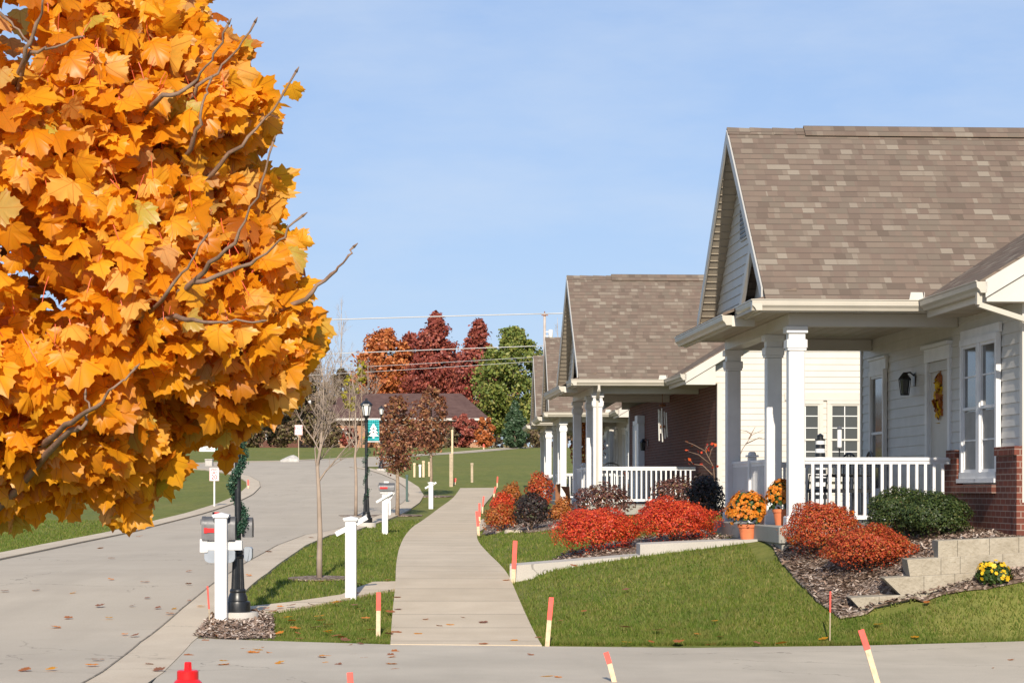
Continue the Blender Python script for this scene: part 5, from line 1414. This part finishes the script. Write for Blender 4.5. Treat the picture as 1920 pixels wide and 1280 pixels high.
def leafy_tree(px, py, pyt, wpx, pyc, mat, label, n, size, seed, d=None, r0=.06, ncl=46, shape='oval', trunkmat='bark', group=None, name='tree', clr=.30):
    """trunk, limbs and a clumped crown: foot at (px,py), top pyt, crown width wpx, crown bottom pyc"""
    if d is None: a = gp(px, py)
    else: x = (px - CX) * d / F; a = Vector((x, d, h1(x, d)))
    q = F / a.y; Z = lambda p: EYE + (HY - p) / q - a.z
    top, bot = Z(pyt), Z(pyc); rx = wpx / q / 2; hz = (top - bot) / 2
    t = thing(name, a, label, 'tree', 0, group)
    r = np.random.default_rng(seed)
    C = []; tries = 0
    ncl = int(ncl * 1.5)
    for i in range(ncl):
        f = (i + r.random()) / ncl
        if shape == 'oval': lim = math.sqrt(max(0, 1 - (abs(2*f - 1)) ** 2.2))
        elif shape == 'cone': lim = min(1, 1.15 * (1 - f) ** .75) * min(1, f * 6 + .3)
        else: lim = min(1.0, 1.30 * (1 - f) ** .5) * min(1, f * 3 + .45)
        a_ = i * 2.39996 + r.normal(0, .5); q_ = lim * (.25 + .75 * r.random() ** .6)
        C.append([q_ * math.cos(a_) * rx * .88, q_ * math.sin(a_) * rx * .88, bot + (f * .94 + .03) * (top - bot)])
    if shape == 'cone': C += [[0, 0, bot + (top - bot) * f] for f in (.99, .95, .90, .84)]
    C = np.array(C); cs = clr * min(rx, hz) * (.6 + .8 * r.random(len(C))) * np.clip(1.25 - .9 * (C[:, 2] - bot) / (top - bot), .45, 1)
    if shape == 'cone': cs[-4:] = np.array([.10, .15, .2, .25]) * rx
    k = r.integers(0, len(C), n)
    off = r.normal(0, 1, (n, 3)); off /= np.linalg.norm(off, axis=1)[:, None]; off *= (r.random(n) ** .4 * (1 + .55 * (r.random(n) < .10)))[:, None]
    P = C[k] + off * cs[k][:, None] * np.array([1, 1, .75])
    ctr = np.array([0, 0, (top + bot) / 2]); out = P - ctr; out /= np.linalg.norm(out, axis=1)[:, None] + 1e-6
    leafcards('crown', t, P, size, mat, seed, out * .5 + off * .6)
    m = MB(); m.tube([(0, 0, -.1), (.01, 0, bot * .5), (0, .01, bot), (.02, 0, bot + (top - bot) * .75)], [r0 * 1.15, r0 * .9, r0 * .8, r0 * .25], 8); m.build('trunk', M[trunkmat], t, True)
    m = MB()
    for c in C[:: max(1, len(C) // 22)]:
        zb_ = max(bot * .9, min(c[2] - .25 * np.hypot(c[0], c[1]), top * .8)); m.tube([(0, 0, zb_), tuple(Vector((0, 0, zb_)).lerp(Vector(c), .55) + Vector((0, 0, -.05 * hz))), tuple(c)], [r0 * .4, r0 * .25, r0 * .08], 5, cap=False)
    m.build('branch', M[trunkmat], t, True)
    return t
leafy_tree(745, 968, 742, 88, 884, 'oak', 'small brown-red leafed tree nearest the road, behind the white mailbox', 3600, .085, 41, None, .055, 60, 'oval', 'bark', 'brown-leaved street trees', clr=.42)
leafy_tree(808, 932, 724, 74, 850, 'oak', 'brown-red leafed tree farther back with an orange-tinted trunk', 3000, .10, 42, None, .055, 52, 'oval', 'bark', 'brown-leaved street trees', clr=.42)
# ---- far belt of trees
leafy_tree(722, 842, 618, 150, 765, 't_orange', 'orange rounded tree at the left of the far red trees', 13520, 0.384, 51, 290, .25, 60, 'dome', 'bark', 'tall trees beyond the dark roof')
leafy_tree(817, 842, 588, 150, 765, 't_red', 'tallest dark red pointed tree behind the roof', 15600, 0.384, 52, 285, .28, 66, 'cone', 'bark', 'tall trees beyond the dark roof')
leafy_tree(770, 842, 624, 110, 770, 't_red', 'blunt red tree between the orange one and the tallest', 9360, 0.384, 53, 292, .22, 46, 'dome', 'bark', 'tall trees beyond the dark roof')
leafy_tree(898, 842, 601, 128, 795, 't_red', 'dark red pointed tree next to the green one', 13520, 0.384, 54, 280, .28, 60, 'cone', 'bark', 'tall trees beyond the dark roof')
leafy_tree(962, 842, 612, 168, 815, 't_green', 'broad yellow-green tree left of the utility pole', 21320, 0.341, 55, 262, .30, 88, 'dome', 'bark', 'tall trees beyond the dark roof')
leafy_tree(1060, 842, 640, 110, 815, 't_green', 'green tree partly behind the farthest roof', 10920, 0.372, 56, 275, .28, 50, 'dome', 'bark', 'tall trees beyond the dark roof')
leafy_tree(965, 840, 752, 58, 838, 't_spruce', 'small dark spruce at the foot of the yellow-green tree', 9360, 0.211, 57, 225, .12, 60, 'cone', 'bark')
leafy_tree(1010, 840, 775, 50, 836, 't_shrub', 'brown-green shrub tree at the right of the spruce', 3900, 0.248, 58, 235, .1, 28, 'oval', 'bark')
leafy_tree(868, 842, 776, 70, 838, 't_red', 'low pinkish-red shrub tree below the far red trees', 5200, 0.248, 59, 245, .12, 34, 'oval', 'bark')
leafy_tree(908, 842, 782, 44, 838, 't_orange', 'low coral shrub tree left of the spruce', 3380, 0.248, 60, 242, .12, 24, 'oval', 'bark')
for i, (px, pt, w, mt, lb) in enumerate(((470, 735, 90, 't_shrub', 'dark brushy tree behind the maple tips'), (528, 720, 84, 't_shrub', 'brown brushy tree left of the EXIT sign'), (592, 716, 80, 't_shrub', 'russet brushy tree above the EXIT sign'), (420, 745, 80, 't_shrub', 'dark brushy tree behind the near lamp post'), (340, 750, 90, 't_shrub', 'dark brushy tree behind the entrance sign'))):
    leafy_tree(px, 838, pt, w, 836, mt, lb, 6000, .30, 70 + i, 240 + 3 * i, .15, 40, 'oval', 'bark', 'brushy trees across the far street')
leafy_tree(655, 838, 700, 36, 770, 't_yellow', 'thin yellow-green sapling before the brown roof', 338, 0.310, 81, 236, .06, 12, 'oval', 'bark')
leafy_tree(678, 838, 672, 26, 720, 't_yellow', 'yellow-topped sapling left of the orange tree', 312, 0.310, 82, 238, .06, 9, 'oval', 'bark')
for i, (px, pt, sp, d, lb) in enumerate(((640, 562, 6.2, 300, 'tall bare tree rising above the brush, grey twigs against the sky'), (600, 655, 5.5, 275, 'bare purple-grey tree just right of the maple'), (570, 670, 5.0, 270, 'twiggy bare tree behind the maple edge'), (690, 670, 4.2, 268, 'bare brown tree before the orange crown'), (625, 700, 4.5, 262, 'low bare tree in the middle of the brush'), (660, 715, 4.0, 258, 'slim bare tree left of the banner lamp top'), (1046, 595, 3.4, 290, 'bare tree top beside the transformer'))):
    bare_tree(px, 838, pt, sp, .16, lb, 90 + i, 'greytwig' if i in (0, 6) else 'fartwig', d, 16, 4, 4, 1.7 if i in (0, 6) else 1.0, .15, 'bare trees of the far belt')
# far-off wood closing the view beyond the crest
def woods():
    n = 26000; x = RNG.uniform(-170, 110, n); y = RNG.uniform(325, 350, n)
    hgt = 5.5 + 2.2 * np.sin(x * .21) + 1.6 * np.sin(x * .47 + 1) + 1.2 * np.sin(x * .93 + 2)
    z = 6.2 + hgt * RNG.random(n) ** .7; o = leafcards('woods', None, np.stack([x, y, z], 1), .9, 't_shrub', 7)
    tag(o, 'brown autumn woods closing the view far behind the houses', 'woods', kind='stuff')
woods()
for i, (px, pt, w, mt, lb, d) in enumerate(((668, 700, 70, 't_orange', 'dull orange tree over the left end of the brown roof', 282), (860, 660, 90, 't_red', 'brick-red tree filling the gap between the two pointed ones', 294), (640, 690, 90, 't_shrub', 'brown brushy tree behind the bare saplings', 276), (585, 672, 90, 't_shrub', 'purplish brushy tree above the white bargeboard', 284), (930, 690, 70, 't_red', 'deep red tree tucked behind the yellow-green one', 286))):
    leafy_tree(px, 840, pt, w, 812, mt, lb, 6500, .27, 130 + i, d, .18, 44, 'dome', 'bark', 'infilling trees of the far belt')
for i, (px, pt, w, mt, lb) in enumerate(((618, 792, 46, 't_shrub', 'brown shrub before the left end of the brick wall'), (655, 800, 38, 't_red', 'reddish shrub by the brick wall near the lamp'), (722, 806, 36, 't_shrub', 'low shrub against the middle of the brick wall'), (788, 800, 60, 't_red', 'wine red shrub against the brick wall behind the posts'), (835, 796, 52, 't_shrub', 'brown shrub at the right end of the brick wall'))):
    leafy_tree(px, 842, pt, w, 838, mt, lb, 2600, .24, 150 + i, 243, .08, 26, 'oval', 'bark', 'foundation shrubs of the brick building')
# low maroon hedge
def hedge(px0, px1, py, h, mat, label):
    a = gp(px0, py); b_ = gp(px1, py); d = (a.y + b_.y) / 2; q = F / d
    t = thing('hedge', ((a.x + b_.x) / 2, d, h1((a.x + b_.x) / 2, d)), label, 'hedge')
    n = 3200; L = (px1 - px0) / q; P = np.stack([(RNG.random(n) - .5) * L, (RNG.random(n) - .5) * 1.2, RNG.random(n) ** .6 * h / q], 1)
    leafcards('foliage', t, P, .22, mat, 5); m = MB()
    for i in range(12): m.tube([((i/11-.5)*L*.96, 0, -.1), ((i/11-.5)*L*.96, 0, h/q*.8)], .03, 5)
    m.build('stem', M['twig'], t)
hedge(448, 640, 838, 17, 'hedge', 'low maroon hedge along the top of the far bank')

# ------------------------------------------------------------------ far buildings and the power line
d = 252; q = F / d; gx = (770 - CX) / q; gz = h1(gx, d)
t = thing('brick_building', (gx, d, gz), 'low brick building with a broad dark brown roof', 'building'); Z = lambda p: EYE + (HY - p) / q - gz; Xp = lambda p: (p - CX) / q - gx
m = MB(); m.box(Xp(560), Xp(905), 0, 12, -.5, Z(788)); m.build('wall', M['farbrick'], t)
m = MB(); e = Z(786); rz_ = Z(733); x0, x1 = Xp(545), Xp(920); y0, y1 = -.9, 13; ym = 6
m.add([(x0, y0, e), (x1, y0, e), (x1, y1, e), (x0, y1, e), (x0 + 5.5, ym, rz_), (x1 - 3.2, ym, rz_)], [(0,1,5,4), (1,2,5), (2,3,4,5), (3,0,4), (3,2,1,0)]); m.build('roof', M['darkroof'], t)
m = MB(); m.box(x0, x1, y0 - .1, y0 - .01, e - .14, e + .1); m.build('fascia', M['trimcream'], t)
for px in (585, 622, 720, 800, 850, 885): window(t, (0, -.001, 0), (1, 0, 0), (0, -1, 0), Xp(px), Xp(px) + 1.6, .7, 2.0, None, True)
m = MB(); m.box(Xp(688), Xp(706), -.05, -.001, 0, 2.1); m.build('door', M['brownwood'], t)
d = 262; q = F / d; gx = (520 - CX) / q; gz = h1(gx, d)
t = thing('gabled_house', (gx, d, gz), 'pale gabled house mostly hidden behind the maple leaves', 'house'); Z = lambda p: EYE + (HY - p) / q - gz; Xp = lambda p: (p - CX) / q - gx
m = MB(); m.extrude([(Xp(478), 0, -.4), (Xp(572), 0, -.4), (Xp(572), 0, Z(742)), (Xp(525), 0, Z(685)), (Xp(478), 0, Z(742))], (0, 9, 0)); m.build('wall', M['brick2'], t)
m = MB()
for s in (-1, 1):
    ex = Xp(525) + s * (Xp(584) - Xp(525)); m.extrude([(Xp(525), -.5, Z(682)), (ex, -.5, Z(752)), (ex, -.5, Z(752) + .25), (Xp(525), -.5, Z(682) + .25)], (0, 10, 0))
ro = m.build('roof', M['darkroof'], t)
m = MB()
for s in (-1, 1):
    ex = Xp(525) + s * (Xp(584) - Xp(525)); m.extrude([(Xp(525), -.56, Z(684) - .3), (ex, -.56, Z(754) - .3), (ex, -.56, Z(754) + .12), (Xp(525), -.56, Z(684) + .12)], (0, .05, 0))
m.build('bargeboard', M['white'], t)
window(t, (0, -.001, 0), (1, 0, 0), (0, -1, 0), Xp(498), Xp(498) + 1.3, 1, 2.4, None); window(t, (0, -.001, 0), (1, 0, 0), (0, -1, 0), Xp(536), Xp(536) + 1.3, 1, 2.4, None)

d = 255; q = F / d; gx = (1021.5 - CX) / q; gz = h1(gx, d)
t = thing('utility_pole', (gx, d, gz), 'grey utility pole with a white transformer can', 'utility pole'); Z = lambda p: EYE + (HY - p) / q - gz
m = MB(); m.tube([(0, 0, -.5), (-.02, 0, Z(587))], [.19, .13], 10); m.build('pole', M['greytwig'], t, True)
m = MB(); m.lathe([(.2, Z(633)), (.24, Z(632)), (.24, Z(619)), (.2, Z(618))], 14, (.62, -.1, 0)); m.bar((.1, -.05, Z(630)), (.5, -.1, Z(630)), .1, .1); m.bar((.1, -.05, Z(622)), (.5, -.1, Z(622)), .1, .1); m.build('transformer', M['white'], t, True, 40)
m = MB(); m.box(-.35, .35, -.2, -.14, Z(592), Z(590)); m.lathe([(.05, 0), (.06, .12), (.03, .2)], 8, (-.02, 0, Z(587))); m.build('insulator', M['brownwood'], t)
def power(pa, pm, pb, r, label):
    m = MB(); pts = []
    (xa, ya), (xm, ym_), (xb, yb) = pa, pm, pb
    for k in range(25):
        f = k / 24; px = xa + (xb - xa) * f
        L = (px - xm) * (px - xb) / ((xa - xm) * (xa - xb)) * ya + (px - xa) * (px - xb) / ((xm - xa) * (xm - xb)) * ym_ + (px - xa) * (px - xm) / ((xb - xa) * (xb - xm)) * yb
        pts.append(at(px, L, 255))
    m.tube(pts, r, 6); tag(m.build('power_line', M['wire'], None, True), label, 'cable', 'power lines crossing the sky')
power((-300, 640), (600, 600), (1021.5, 588), .062, 'topmost thick pale power line across the sky'); power((1021.5, 588), (1100, 586.5), (1500, 584), .062, 'short thick power line running right from the utility pole')
power((-300, 708), (600, 664), (1021.5, 648), .045, 'second thin power line, below the thick pale one'); power((-300, 726), (690, 687), (1021.5, 668), .022, 'third faint power line in front of the red trees'); power((-300, 738), (690, 697), (1021.5, 676), .022, 'lowest faint power line in front of the red trees')

# bare twiggy shrubs at the first porch
def twig_shrub(px, py, d, pts, label, mat, leaf=None):
    a = at(px, py, d); a.z = h1(a.x, d); t = thing('bare_shrub', a, label, 'shrub')
    m = MB()
    for pl in pts:
        P = [at(x, y, d + dy) - a for x, y, dy in pl]; m.tube(P, [.010 - .007 * i / (len(P) - 1) for i in range(len(P))], 5)
    m.build('stem', M[mat], t, True)
    if leaf:
        rg = np.random.default_rng(3); E = np.array([tuple(at(x, y, d + dy) - a) for pl in pts for x, y, dy in pl[1:]]); E = np.repeat(E, leaf[1], 0) + rg.normal(0, .03, (len(E) * leaf[1], 3)); leafcards('foliage', t, E, .06, leaf[0], 9)
twig_shrub(1340, 940, 41.5, [[(1342,940,0),(1338,875,0),(1322,845,0),(1298,832,.1),(1284,827,.1)],[(1338,875,0),(1310,852,-.1),(1290,846,-.1)],[(1330,858,0),(1334,842,0),(1342,836,0)],[(1336,890,0),(1318,872,.1),(1300,870,.1),(1290,858,.1)],[(1322,845,0),(1326,836,0),(1330,833,.1)]], 'reddish bare shrub in front of the brick porch', 'twig', ('burn', 2))
twig_shrub(1400, 940, 41.0, [[(1396,940,0),(1384,862,0),(1392,842,0),(1410,815,0),(1430,806,.1)],[(1384,862,0),(1379,842,.1),(1372,836,.1)],[(1410,815,0),(1400,808,.1),(1388,806,.1)],[(1398,832,0),(1424,820,-.1),(1436,824,-.1)],[(1404,822,0),(1416,800,.1)]], 'bare branching shrub against the sunlit side wall', 'twig')

# ------------------------------------------------------------------ the maple
OUT = [(372,-40),(382,0),(400,20),(440,48),(462,95),(500,100),(542,96),(548,130),(578,172),(556,186),(515,212),(498,250),(470,268),(455,300),(500,318),(545,352),(530,378),(515,415),(560,440),(577,480),(560,520),(580,545),(606,570),(596,610),(602,650),(570,672),(566,715),(540,745),(500,760),(486,792),(440,800),(452,840),(430,852),(400,800),(350,815),(352,860),(336,905),(300,882),(300,908),(262,925),(256,962),(200,972),(180,930),(120,945),(70,935),(40,968),(-20,960),(-200,1000),(-800,900),(-1100,300),(-1000,-500),(-300,-900),(200,-500)]
LEAF_H = [(0,0),(.12,-.12),(.26,-.11),(.33,-.03),(.47,-.04),(.44,.06),(.42,.13),(.53,.18),(.56,.28),(.66,.38),(.55,.42),(.54,.52),(.43,.49),(.34,.52),(.33,.58),(.37,.66),(.29,.72),(.24,.80),(.15,.80),(.08,.86),(0,.97)]
def maple():
    base = Vector((-2.35, 8.1, 0)); base.z = h1(base.x, base.y)
    t = thing('maple_tree', base, 'golden maple hanging into the view from the left, big orange leaves', 'tree')
    R = 1.75; D0 = 7.7; PX = F / D0
    poly = np.array(OUT, float)
    # distance of samples to the outline, in metres
    n = 34000
    px = RNG.uniform(-1000, 640, n); py = RNG.uniform(-800, 1000, n)
    k = inside(poly, px, py); px, py = px[k], py[k]
    seg = [(poly[i], poly[(i + 1) % len(poly)]) for i in range(len(poly))]
    dist = np.full(len(px), 1e9)
    for a, b_ in seg:
        ab = b_ - a; tt = np.clip(((px - a[0]) * ab[0] + (py - a[1]) * ab[1]) / (ab @ ab), 0, 1)
        dist = np.minimum(dist, np.hypot(px - a[0] - ab[0] * tt, py - a[1] - ab[1] * tt))
    dm = dist / PX
    # keep leaves whole inside the outline, denser in the part that can be seen
    vis = (px > -140) & (py > -140)
    keep = (dm > .012 * (.3 + RNG.random(len(px)))) & (RNG.random(len(px)) < np.where(vis, .90, .28))
    px, py, dm = px[keep], py[keep], dm[keep]
    half = np.sqrt(np.maximum(.03, 0.85 ** 2 - (0.85 - np.minimum(dm, 0.85)) ** 2))
    s = RNG.beta(.8, 1.25, len(px)) * 2 - 1
    dd = D0 + s * half
    # hollows between the leaf sprays
    P = np.stack([(px - CX) * dd / F, dd, EYE + (HY - py) * dd / F], 1)
    ph = np.sin(P[:, 0] * 6.1 + 1.3) + np.sin(P[:, 1] * 5.3 + .4) + np.sin(P[:, 2] * 6.7 + 2.2) + .6 * np.sin(P[:, 0] * 11 + P[:, 2] * 9)
    hyd = np.array([(352 - CX) * 11.8 / F, 11.8, .62]); sv = np.array([AZX, -1, 0]); sv /= np.linalg.norm(sv); sv = sv * math.cos(EL) + np.array([0, 0, math.sin(EL)])
    rel = P - hyd; clear = np.linalg.norm(rel - (rel @ sv)[:, None] * sv, axis=1) > .24   # an opening in the crown: the hydrant stands in sun
    keep = clear & (ph > -.98) | clear & (RNG.random(len(P)) < .20); ph2 = np.sin(P[:, 0] * 17 + P[:, 2] * 6) + np.sin(P[:, 2] * 15 - P[:, 0] * 5 + 1) + .5 * np.sin(P[:, 1] * 12)
    keep &= (dm > .15) | (ph2 > -.55)   # loose sprays along the rim
    P = P[keep]; dk = dm[keep]; n = len(P)
    # leaves hang from drooping stalks; faces turn to the light
    nrm = np.tile(np.array([-.06, -.80, .42]), (n, 1)) + RNG.normal(0, .50, (n, 3)); nrm /= np.linalg.norm(nrm, axis=1)[:, None]
    tip = np.tile(np.array([.10, -.12, -1.0]), (n, 1)) + RNG.normal(0, .55, (n, 3)); tip -= nrm * (tip * nrm).sum(1)[:, None]; tip /= np.linalg.norm(tip, axis=1)[:, None]
    sd = np.cross(tip, nrm)
    size = .080 * np.clip(RNG.normal(1, .24, n), .5, 1.5)
    half_ = LEAF_H; pts = half_ + [(-x, y) for x, y in reversed(half_[1:-1])]
    L = np.array(pts); nl = len(L); ctr = np.array([[0, .22]])
    L = np.concatenate([ctr, L]); nv = len(L)
    curl = RNG.normal(.30, .40, n); cup = RNG.normal(.30, .42, n); tw = RNG.normal(0, .25, n)
    x = L[None, :, 0] * (1 + RNG.normal(0, .05, (n, 1))); y = L[None, :, 1] - 0.0
    zz = -curl[:, None] * (y - .25) ** 2 - cup[:, None] * x ** 2 * 1.3 + tw[:, None] * x * y + .035 * np.sin(11 * x + 7 * y + RNG.random((n, 1)) * 6) - .05 * np.abs(x) ** .5
    V = P[:, None] + size[:, None, None] * (sd[:, None] * x[..., None] + tip[:, None] * y[..., None] + nrm[:, None] * zz[..., None])
    V = V.reshape(-1, 3) - np.array(base)
    tri = np.array([(0, 1 + i, 1 + (i + 1) % nl) for i in range(nl)])
    Fs = (tri[None] + (np.arange(n) * nv)[:, None, None]).reshape(-1, 3)
    # red leaf stalks
    ks = RNG.permutation(np.where(dk > .16)[0])[:1900]; b0 = P[ks] - np.array(base); u = np.stack([RNG.normal(0, .5, len(ks)), RNG.normal(.2, .4, len(ks)), np.ones(len(ks))], 1); u /= np.linalg.norm(u, axis=1)[:, None]
    Ls = RNG.uniform(.035, .08, (len(ks), 1)); m1 = b0 + u * Ls * .5 + nrm[ks] * .014; e_ = b0 + u * Ls + nrm[ks] * .02; wv = np.array([.0011, 0, .0004]); nv0 = len(V)
    S = np.stack([b0 - wv, b0 + wv, m1 - wv, m1 + wv, e_ - wv, e_ + wv], 1).reshape(-1, 3)
    st = np.array([(0, 1, 3), (0, 3, 2), (2, 3, 5), (2, 5, 4)]); F2 = (st[None] + (np.arange(len(ks)) * 6)[:, None, None]).reshape(-1, 3) + nv0
    indexed_mesh('crown', np.concatenate([V, S]), np.concatenate([Fs, F2]), [M['maple'], M['petiole']], t, True, np.concatenate([np.zeros(len(Fs)), np.ones(len(F2))]), np.concatenate([np.tile(L, (n, 1)), np.full((len(S), 2), .3)]))
    # trunk and limbs
    m = MB(); tp = [Vector((0, 0, -.1)), Vector((.02, 0, .8)), Vector((.0, -.03, 1.7)), Vector((.05, -.05, 2.7)), Vector((.02, -.1, 3.8)), Vector((.05, -.1, 4.8))]
    m.tube(tp, [.095, .08, .07, .055, .035, .012], 12); m.build('trunk', M['bark'], t, True)
    tw = [  # photo paths of the twigs that show, with distance
     [(150,700,7.6),(300,600,7.2),(380,508,6.9),(440,450,6.8),(482,372,6.75),(513,265,6.7)],
     [(120,640,7.6),(300,560,7.2),(385,526,6.9),(470,495,6.85),(525,452,6.8),(567,405,6.8)],
     [(300,640,7.6),(480,610,7.4),(575,555,7.3),(620,515,7.3),(648,486,7.25),(663,463,7.25)],
     [(120,330,7.6),(260,230,7.2),(305,180,6.9),(360,165,6.9),(395,115,6.85),(428,45,6.8)],
     [(200,300,7.6),(330,230,7.3),(375,160,7.2),(430,110,7.2),(478,42,7.15)],
     [(200,430,7.6),(380,340,7.3),(450,275,7.2),(510,210,7.2),(555,135,7.15)],
     [(250,420,7.6),(350,290,7.2),(374,235,7.1),(386,180,7.1),(395,150,7.1)],
     [(150,700,7.6),(250,620,7.2),(318,545,6.9),(350,500,6.85),(385,445,6.85)],
     [(60,850,7.3),(120,800,6.9),(180,760,6.7),(215,725,6.65),(254,690,6.65)],
     [(200,640,7.4),(330,595,7.0),(370,600,6.8),(430,606,6.75),(490,602,6.75)],
     [(-60,330,7.6),(20,180,7.0),(45,108,6.8),(68,50,6.75),(82,0,6.7),(92,-50,6.7)],
     [(-60,330,7.6),(20,200,7.0),(60,98,6.8),(100,90,6.75),(148,70,6.75)],
     [(-100,120,7.2),(-20,10,6.9),(20,40,6.8),(52,78,6.8)],
     [(80,860,7.2),(130,810,6.9),(160,800,6.8),(168,770,6.8),(160,740,6.8)],
    ]
    for i, pl in enumerate(tw):
        P_ = [at(x, y, d) - base for x, y, d in pl]
        s0 = min(tp[1:5], key=lambda q: abs(q.z - (P_[0].z - .5)))
        P_ = [s0, s0.lerp(P_[0], .5) + Vector((0, 0, .06))] + P_
        fine = []
        for a, b_ in zip(P_, P_[1:]):
            for k in range(4): fine.append(a.lerp(b_, k / 4) + Vector((random.gauss(0, .004), random.gauss(0, .004), random.gauss(0, .004))))
        fine.append(P_[-1]); N = len(fine)
        m = MB(); m.tube(fine, [max(.0030, .019 * (1 - j / N) ** 1.2) * (1.25 if j % 5 == 0 and j > N * .6 else 1) for j in range(N - 1)] + [.0040], 7); m.tube([fine[-1], fine[-1] + (fine[-1] - fine[-2]).normalized() * .018], [.0050, .001], 6)
        m.build('branch', M['twig'], t, True)
maple()

# fallen maple leaves, each its own
def fallen():
    half_ = LEAF_H; pts = half_ + [(-x, y) for x, y in reversed(half_[1:-1])]
    me_ = []
    for v in range(5):
        r = random.Random(v); m = MB(); c = r.uniform(.05, .30)
        P = [(0, .25, .02)] + [(x, y, c * (x * x + (y - .3) ** 2) * .9 + r.uniform(-.02, .03) + .01) for x, y in pts]
        m.add(P, [(0, 1 + i, 1 + (i + 1) % len(pts)) for i in range(len(pts))]); o = m.build('fallen_leaf', M[('mum', 'rust', 'oak', 'rust', 'maple')[v]], None, True); me_.append(o.data); bpy.data.objects.remove(o)
    spots = [(130,845),(350,868),(280,1125),(270,1095),(140,1115),(230,1195),(210,1050),(250,1140),(460,1222),(490,1225),(505,1230),(380,1207),(425,1185),(820,1180),(845,1178),(945,1094),(870,1165),(745,1150),(1000,1235),(1180,1213),(1303,1197),(1080,1068),(1172,1185),(1355,1202),(1540,1205),(1465,1216),(1335,1217),(670,1142),(665,1120),(600,1162),(620,1195),(685,1206),(640,1208),(560,1206),(540,1165),(520,1195),(1225,1212),(300,1268),(40,1262),(95,1262),(100,1180),(72,1110),(350,1100),(355,1130),(330,1145),(395,1180),(510,1180),(530,1188),(712,1018),(580,1048),(470,1086),(585,1012),(500,1040),(350,1075),(1026,1275),(1050,1278),(1265,1212),(1415,1212),(905,1216),(960,1208),(260,1008),(190,1030)]
    rr = random.Random(5)
    for k in range(80):
        y = rr.uniform(1090, 1262); x = rr.choice([rr.uniform(0, 1900), rr.uniform(180, 760), rr.uniform(470, 740)])
        spots.append((x, y))
    for i, (x, y) in enumerate(spots):
        a = gp(x, y); a.z += .048 if inside(np.array(WALK), np.array([a.x]), np.array([a.y]))[0] else (.036 if (inside(np.array(DRIVE), np.array([a.x]), np.array([a.y]))[0] or inside(np.array(road_poly), np.array([a.x]), np.array([a.y]))[0]) else .052); o = bpy.data.objects.new('fallen_leaf', me_[i % 5]); COL.objects.link(o)
        s = random.uniform(.065, .115) * (1 if a.y < 30 else 1.1); o.scale = (s, s, s); o.location = a; o.rotation_euler = (random.gauss(0, .12), random.gauss(0, .12), random.uniform(0, 6.28))
        tag(o, 'curled orange-brown leaf lying on the ground', 'leaf', 'fallen leaves scattered on the ground')
fallen()

# ------------------------------------------------------------------ light, sky, camera
tow = Vector((AZX, -1, 0)).normalized() * math.cos(EL) + Vector((0, 0, math.sin(EL)))
su = bpy.data.lights.new('sun', 'SUN'); su.energy = 5.0; su.angle = math.radians(.53); su.color = (1.0, .90, .76)
so_ = bpy.data.objects.new('sun', su); COL.objects.link(so_); so_.rotation_euler = (-tow).to_track_quat('-Z', 'Y').to_euler(); so_.location = (0, -20, 30)
w = bpy.data.worlds.new('World'); SC.world = w; w.use_nodes = True; nt = w.node_tree
bg = nt.nodes['Background']; sk = nt.nodes.new('ShaderNodeTexSky'); sk.sky_type = 'NISHITA'; sk.sun_disc = False
sk.sun_elevation = EL; sk.sun_rotation = math.atan2(tow.x, tow.y); sk.altitude = 100; sk.air_density = 1.0; sk.dust_density = .3; sk.ozone_density = 1.0
gm = nt.nodes.new('ShaderNodeGamma'); gm.inputs[1].default_value = .45; nt.links.new(sk.outputs[0], gm.inputs[0])
mx = nt.nodes.new('ShaderNodeMix'); mx.data_type = 'RGBA'; mx.blend_type = 'MULTIPLY'; mx.inputs[0].default_value = 1; mx.inputs[7].default_value = (1.56, 1.93, 2.68, 1)
nt.links.new(gm.outputs[0], mx.inputs[6]); tc = nt.nodes.new('ShaderNodeTexCoord'); mp = nt.nodes.new('ShaderNodeMapping'); mp.inputs['Scale'].default_value = (4, 4, 14); nt.links.new(tc.outputs['Generated'], mp.inputs[0])
nz = nt.nodes.new('ShaderNodeTexNoise'); nz.inputs['Scale'].default_value = 1.6; nz.inputs['Detail'].default_value = 7; nz.inputs['Roughness'].default_value = .6; nt.links.new(mp.outputs[0], nz.inputs[0])
rp = nt.nodes.new('ShaderNodeValToRGB'); rp.color_ramp.elements[0].position = .42; rp.color_ramp.elements[1].position = .78; rp.color_ramp.elements[1].color = (.45, .45, .45, 1); nt.links.new(nz.outputs[0], rp.inputs[0])
cm = nt.nodes.new('ShaderNodeMix'); cm.data_type = 'RGBA'; cm.inputs[7].default_value = (5.2, 5.9, 6.9, 1); nt.links.new(rp.outputs[0], cm.inputs[0]); nt.links.new(mx.outputs[2], cm.inputs[6])
nt.links.new(cm.outputs[2], bg.inputs[0]); bg.inputs[1].default_value = .1
cam = bpy.data.cameras.new('camera'); co = bpy.data.objects.new('camera', cam); COL.objects.link(co)
cam.sensor_width = 36; cam.lens = 36 * F / 1920; cam.shift_y = (HY - 640) / 1920; cam.clip_start = .1; cam.clip_end = 6000
co.location = (0, 0, EYE); co.rotation_euler = (math.radians(90), 0, 0); SC.camera = co
SC.view_settings.view_transform = 'Standard'; SC.view_settings.look = 'None'; SC.view_settings.exposure = .4; SC.view_settings.gamma = 1
SC.cycles.max_bounces = 6; SC.cycles.transmission_bounces = 4; SC.cycles.use_denoising = True
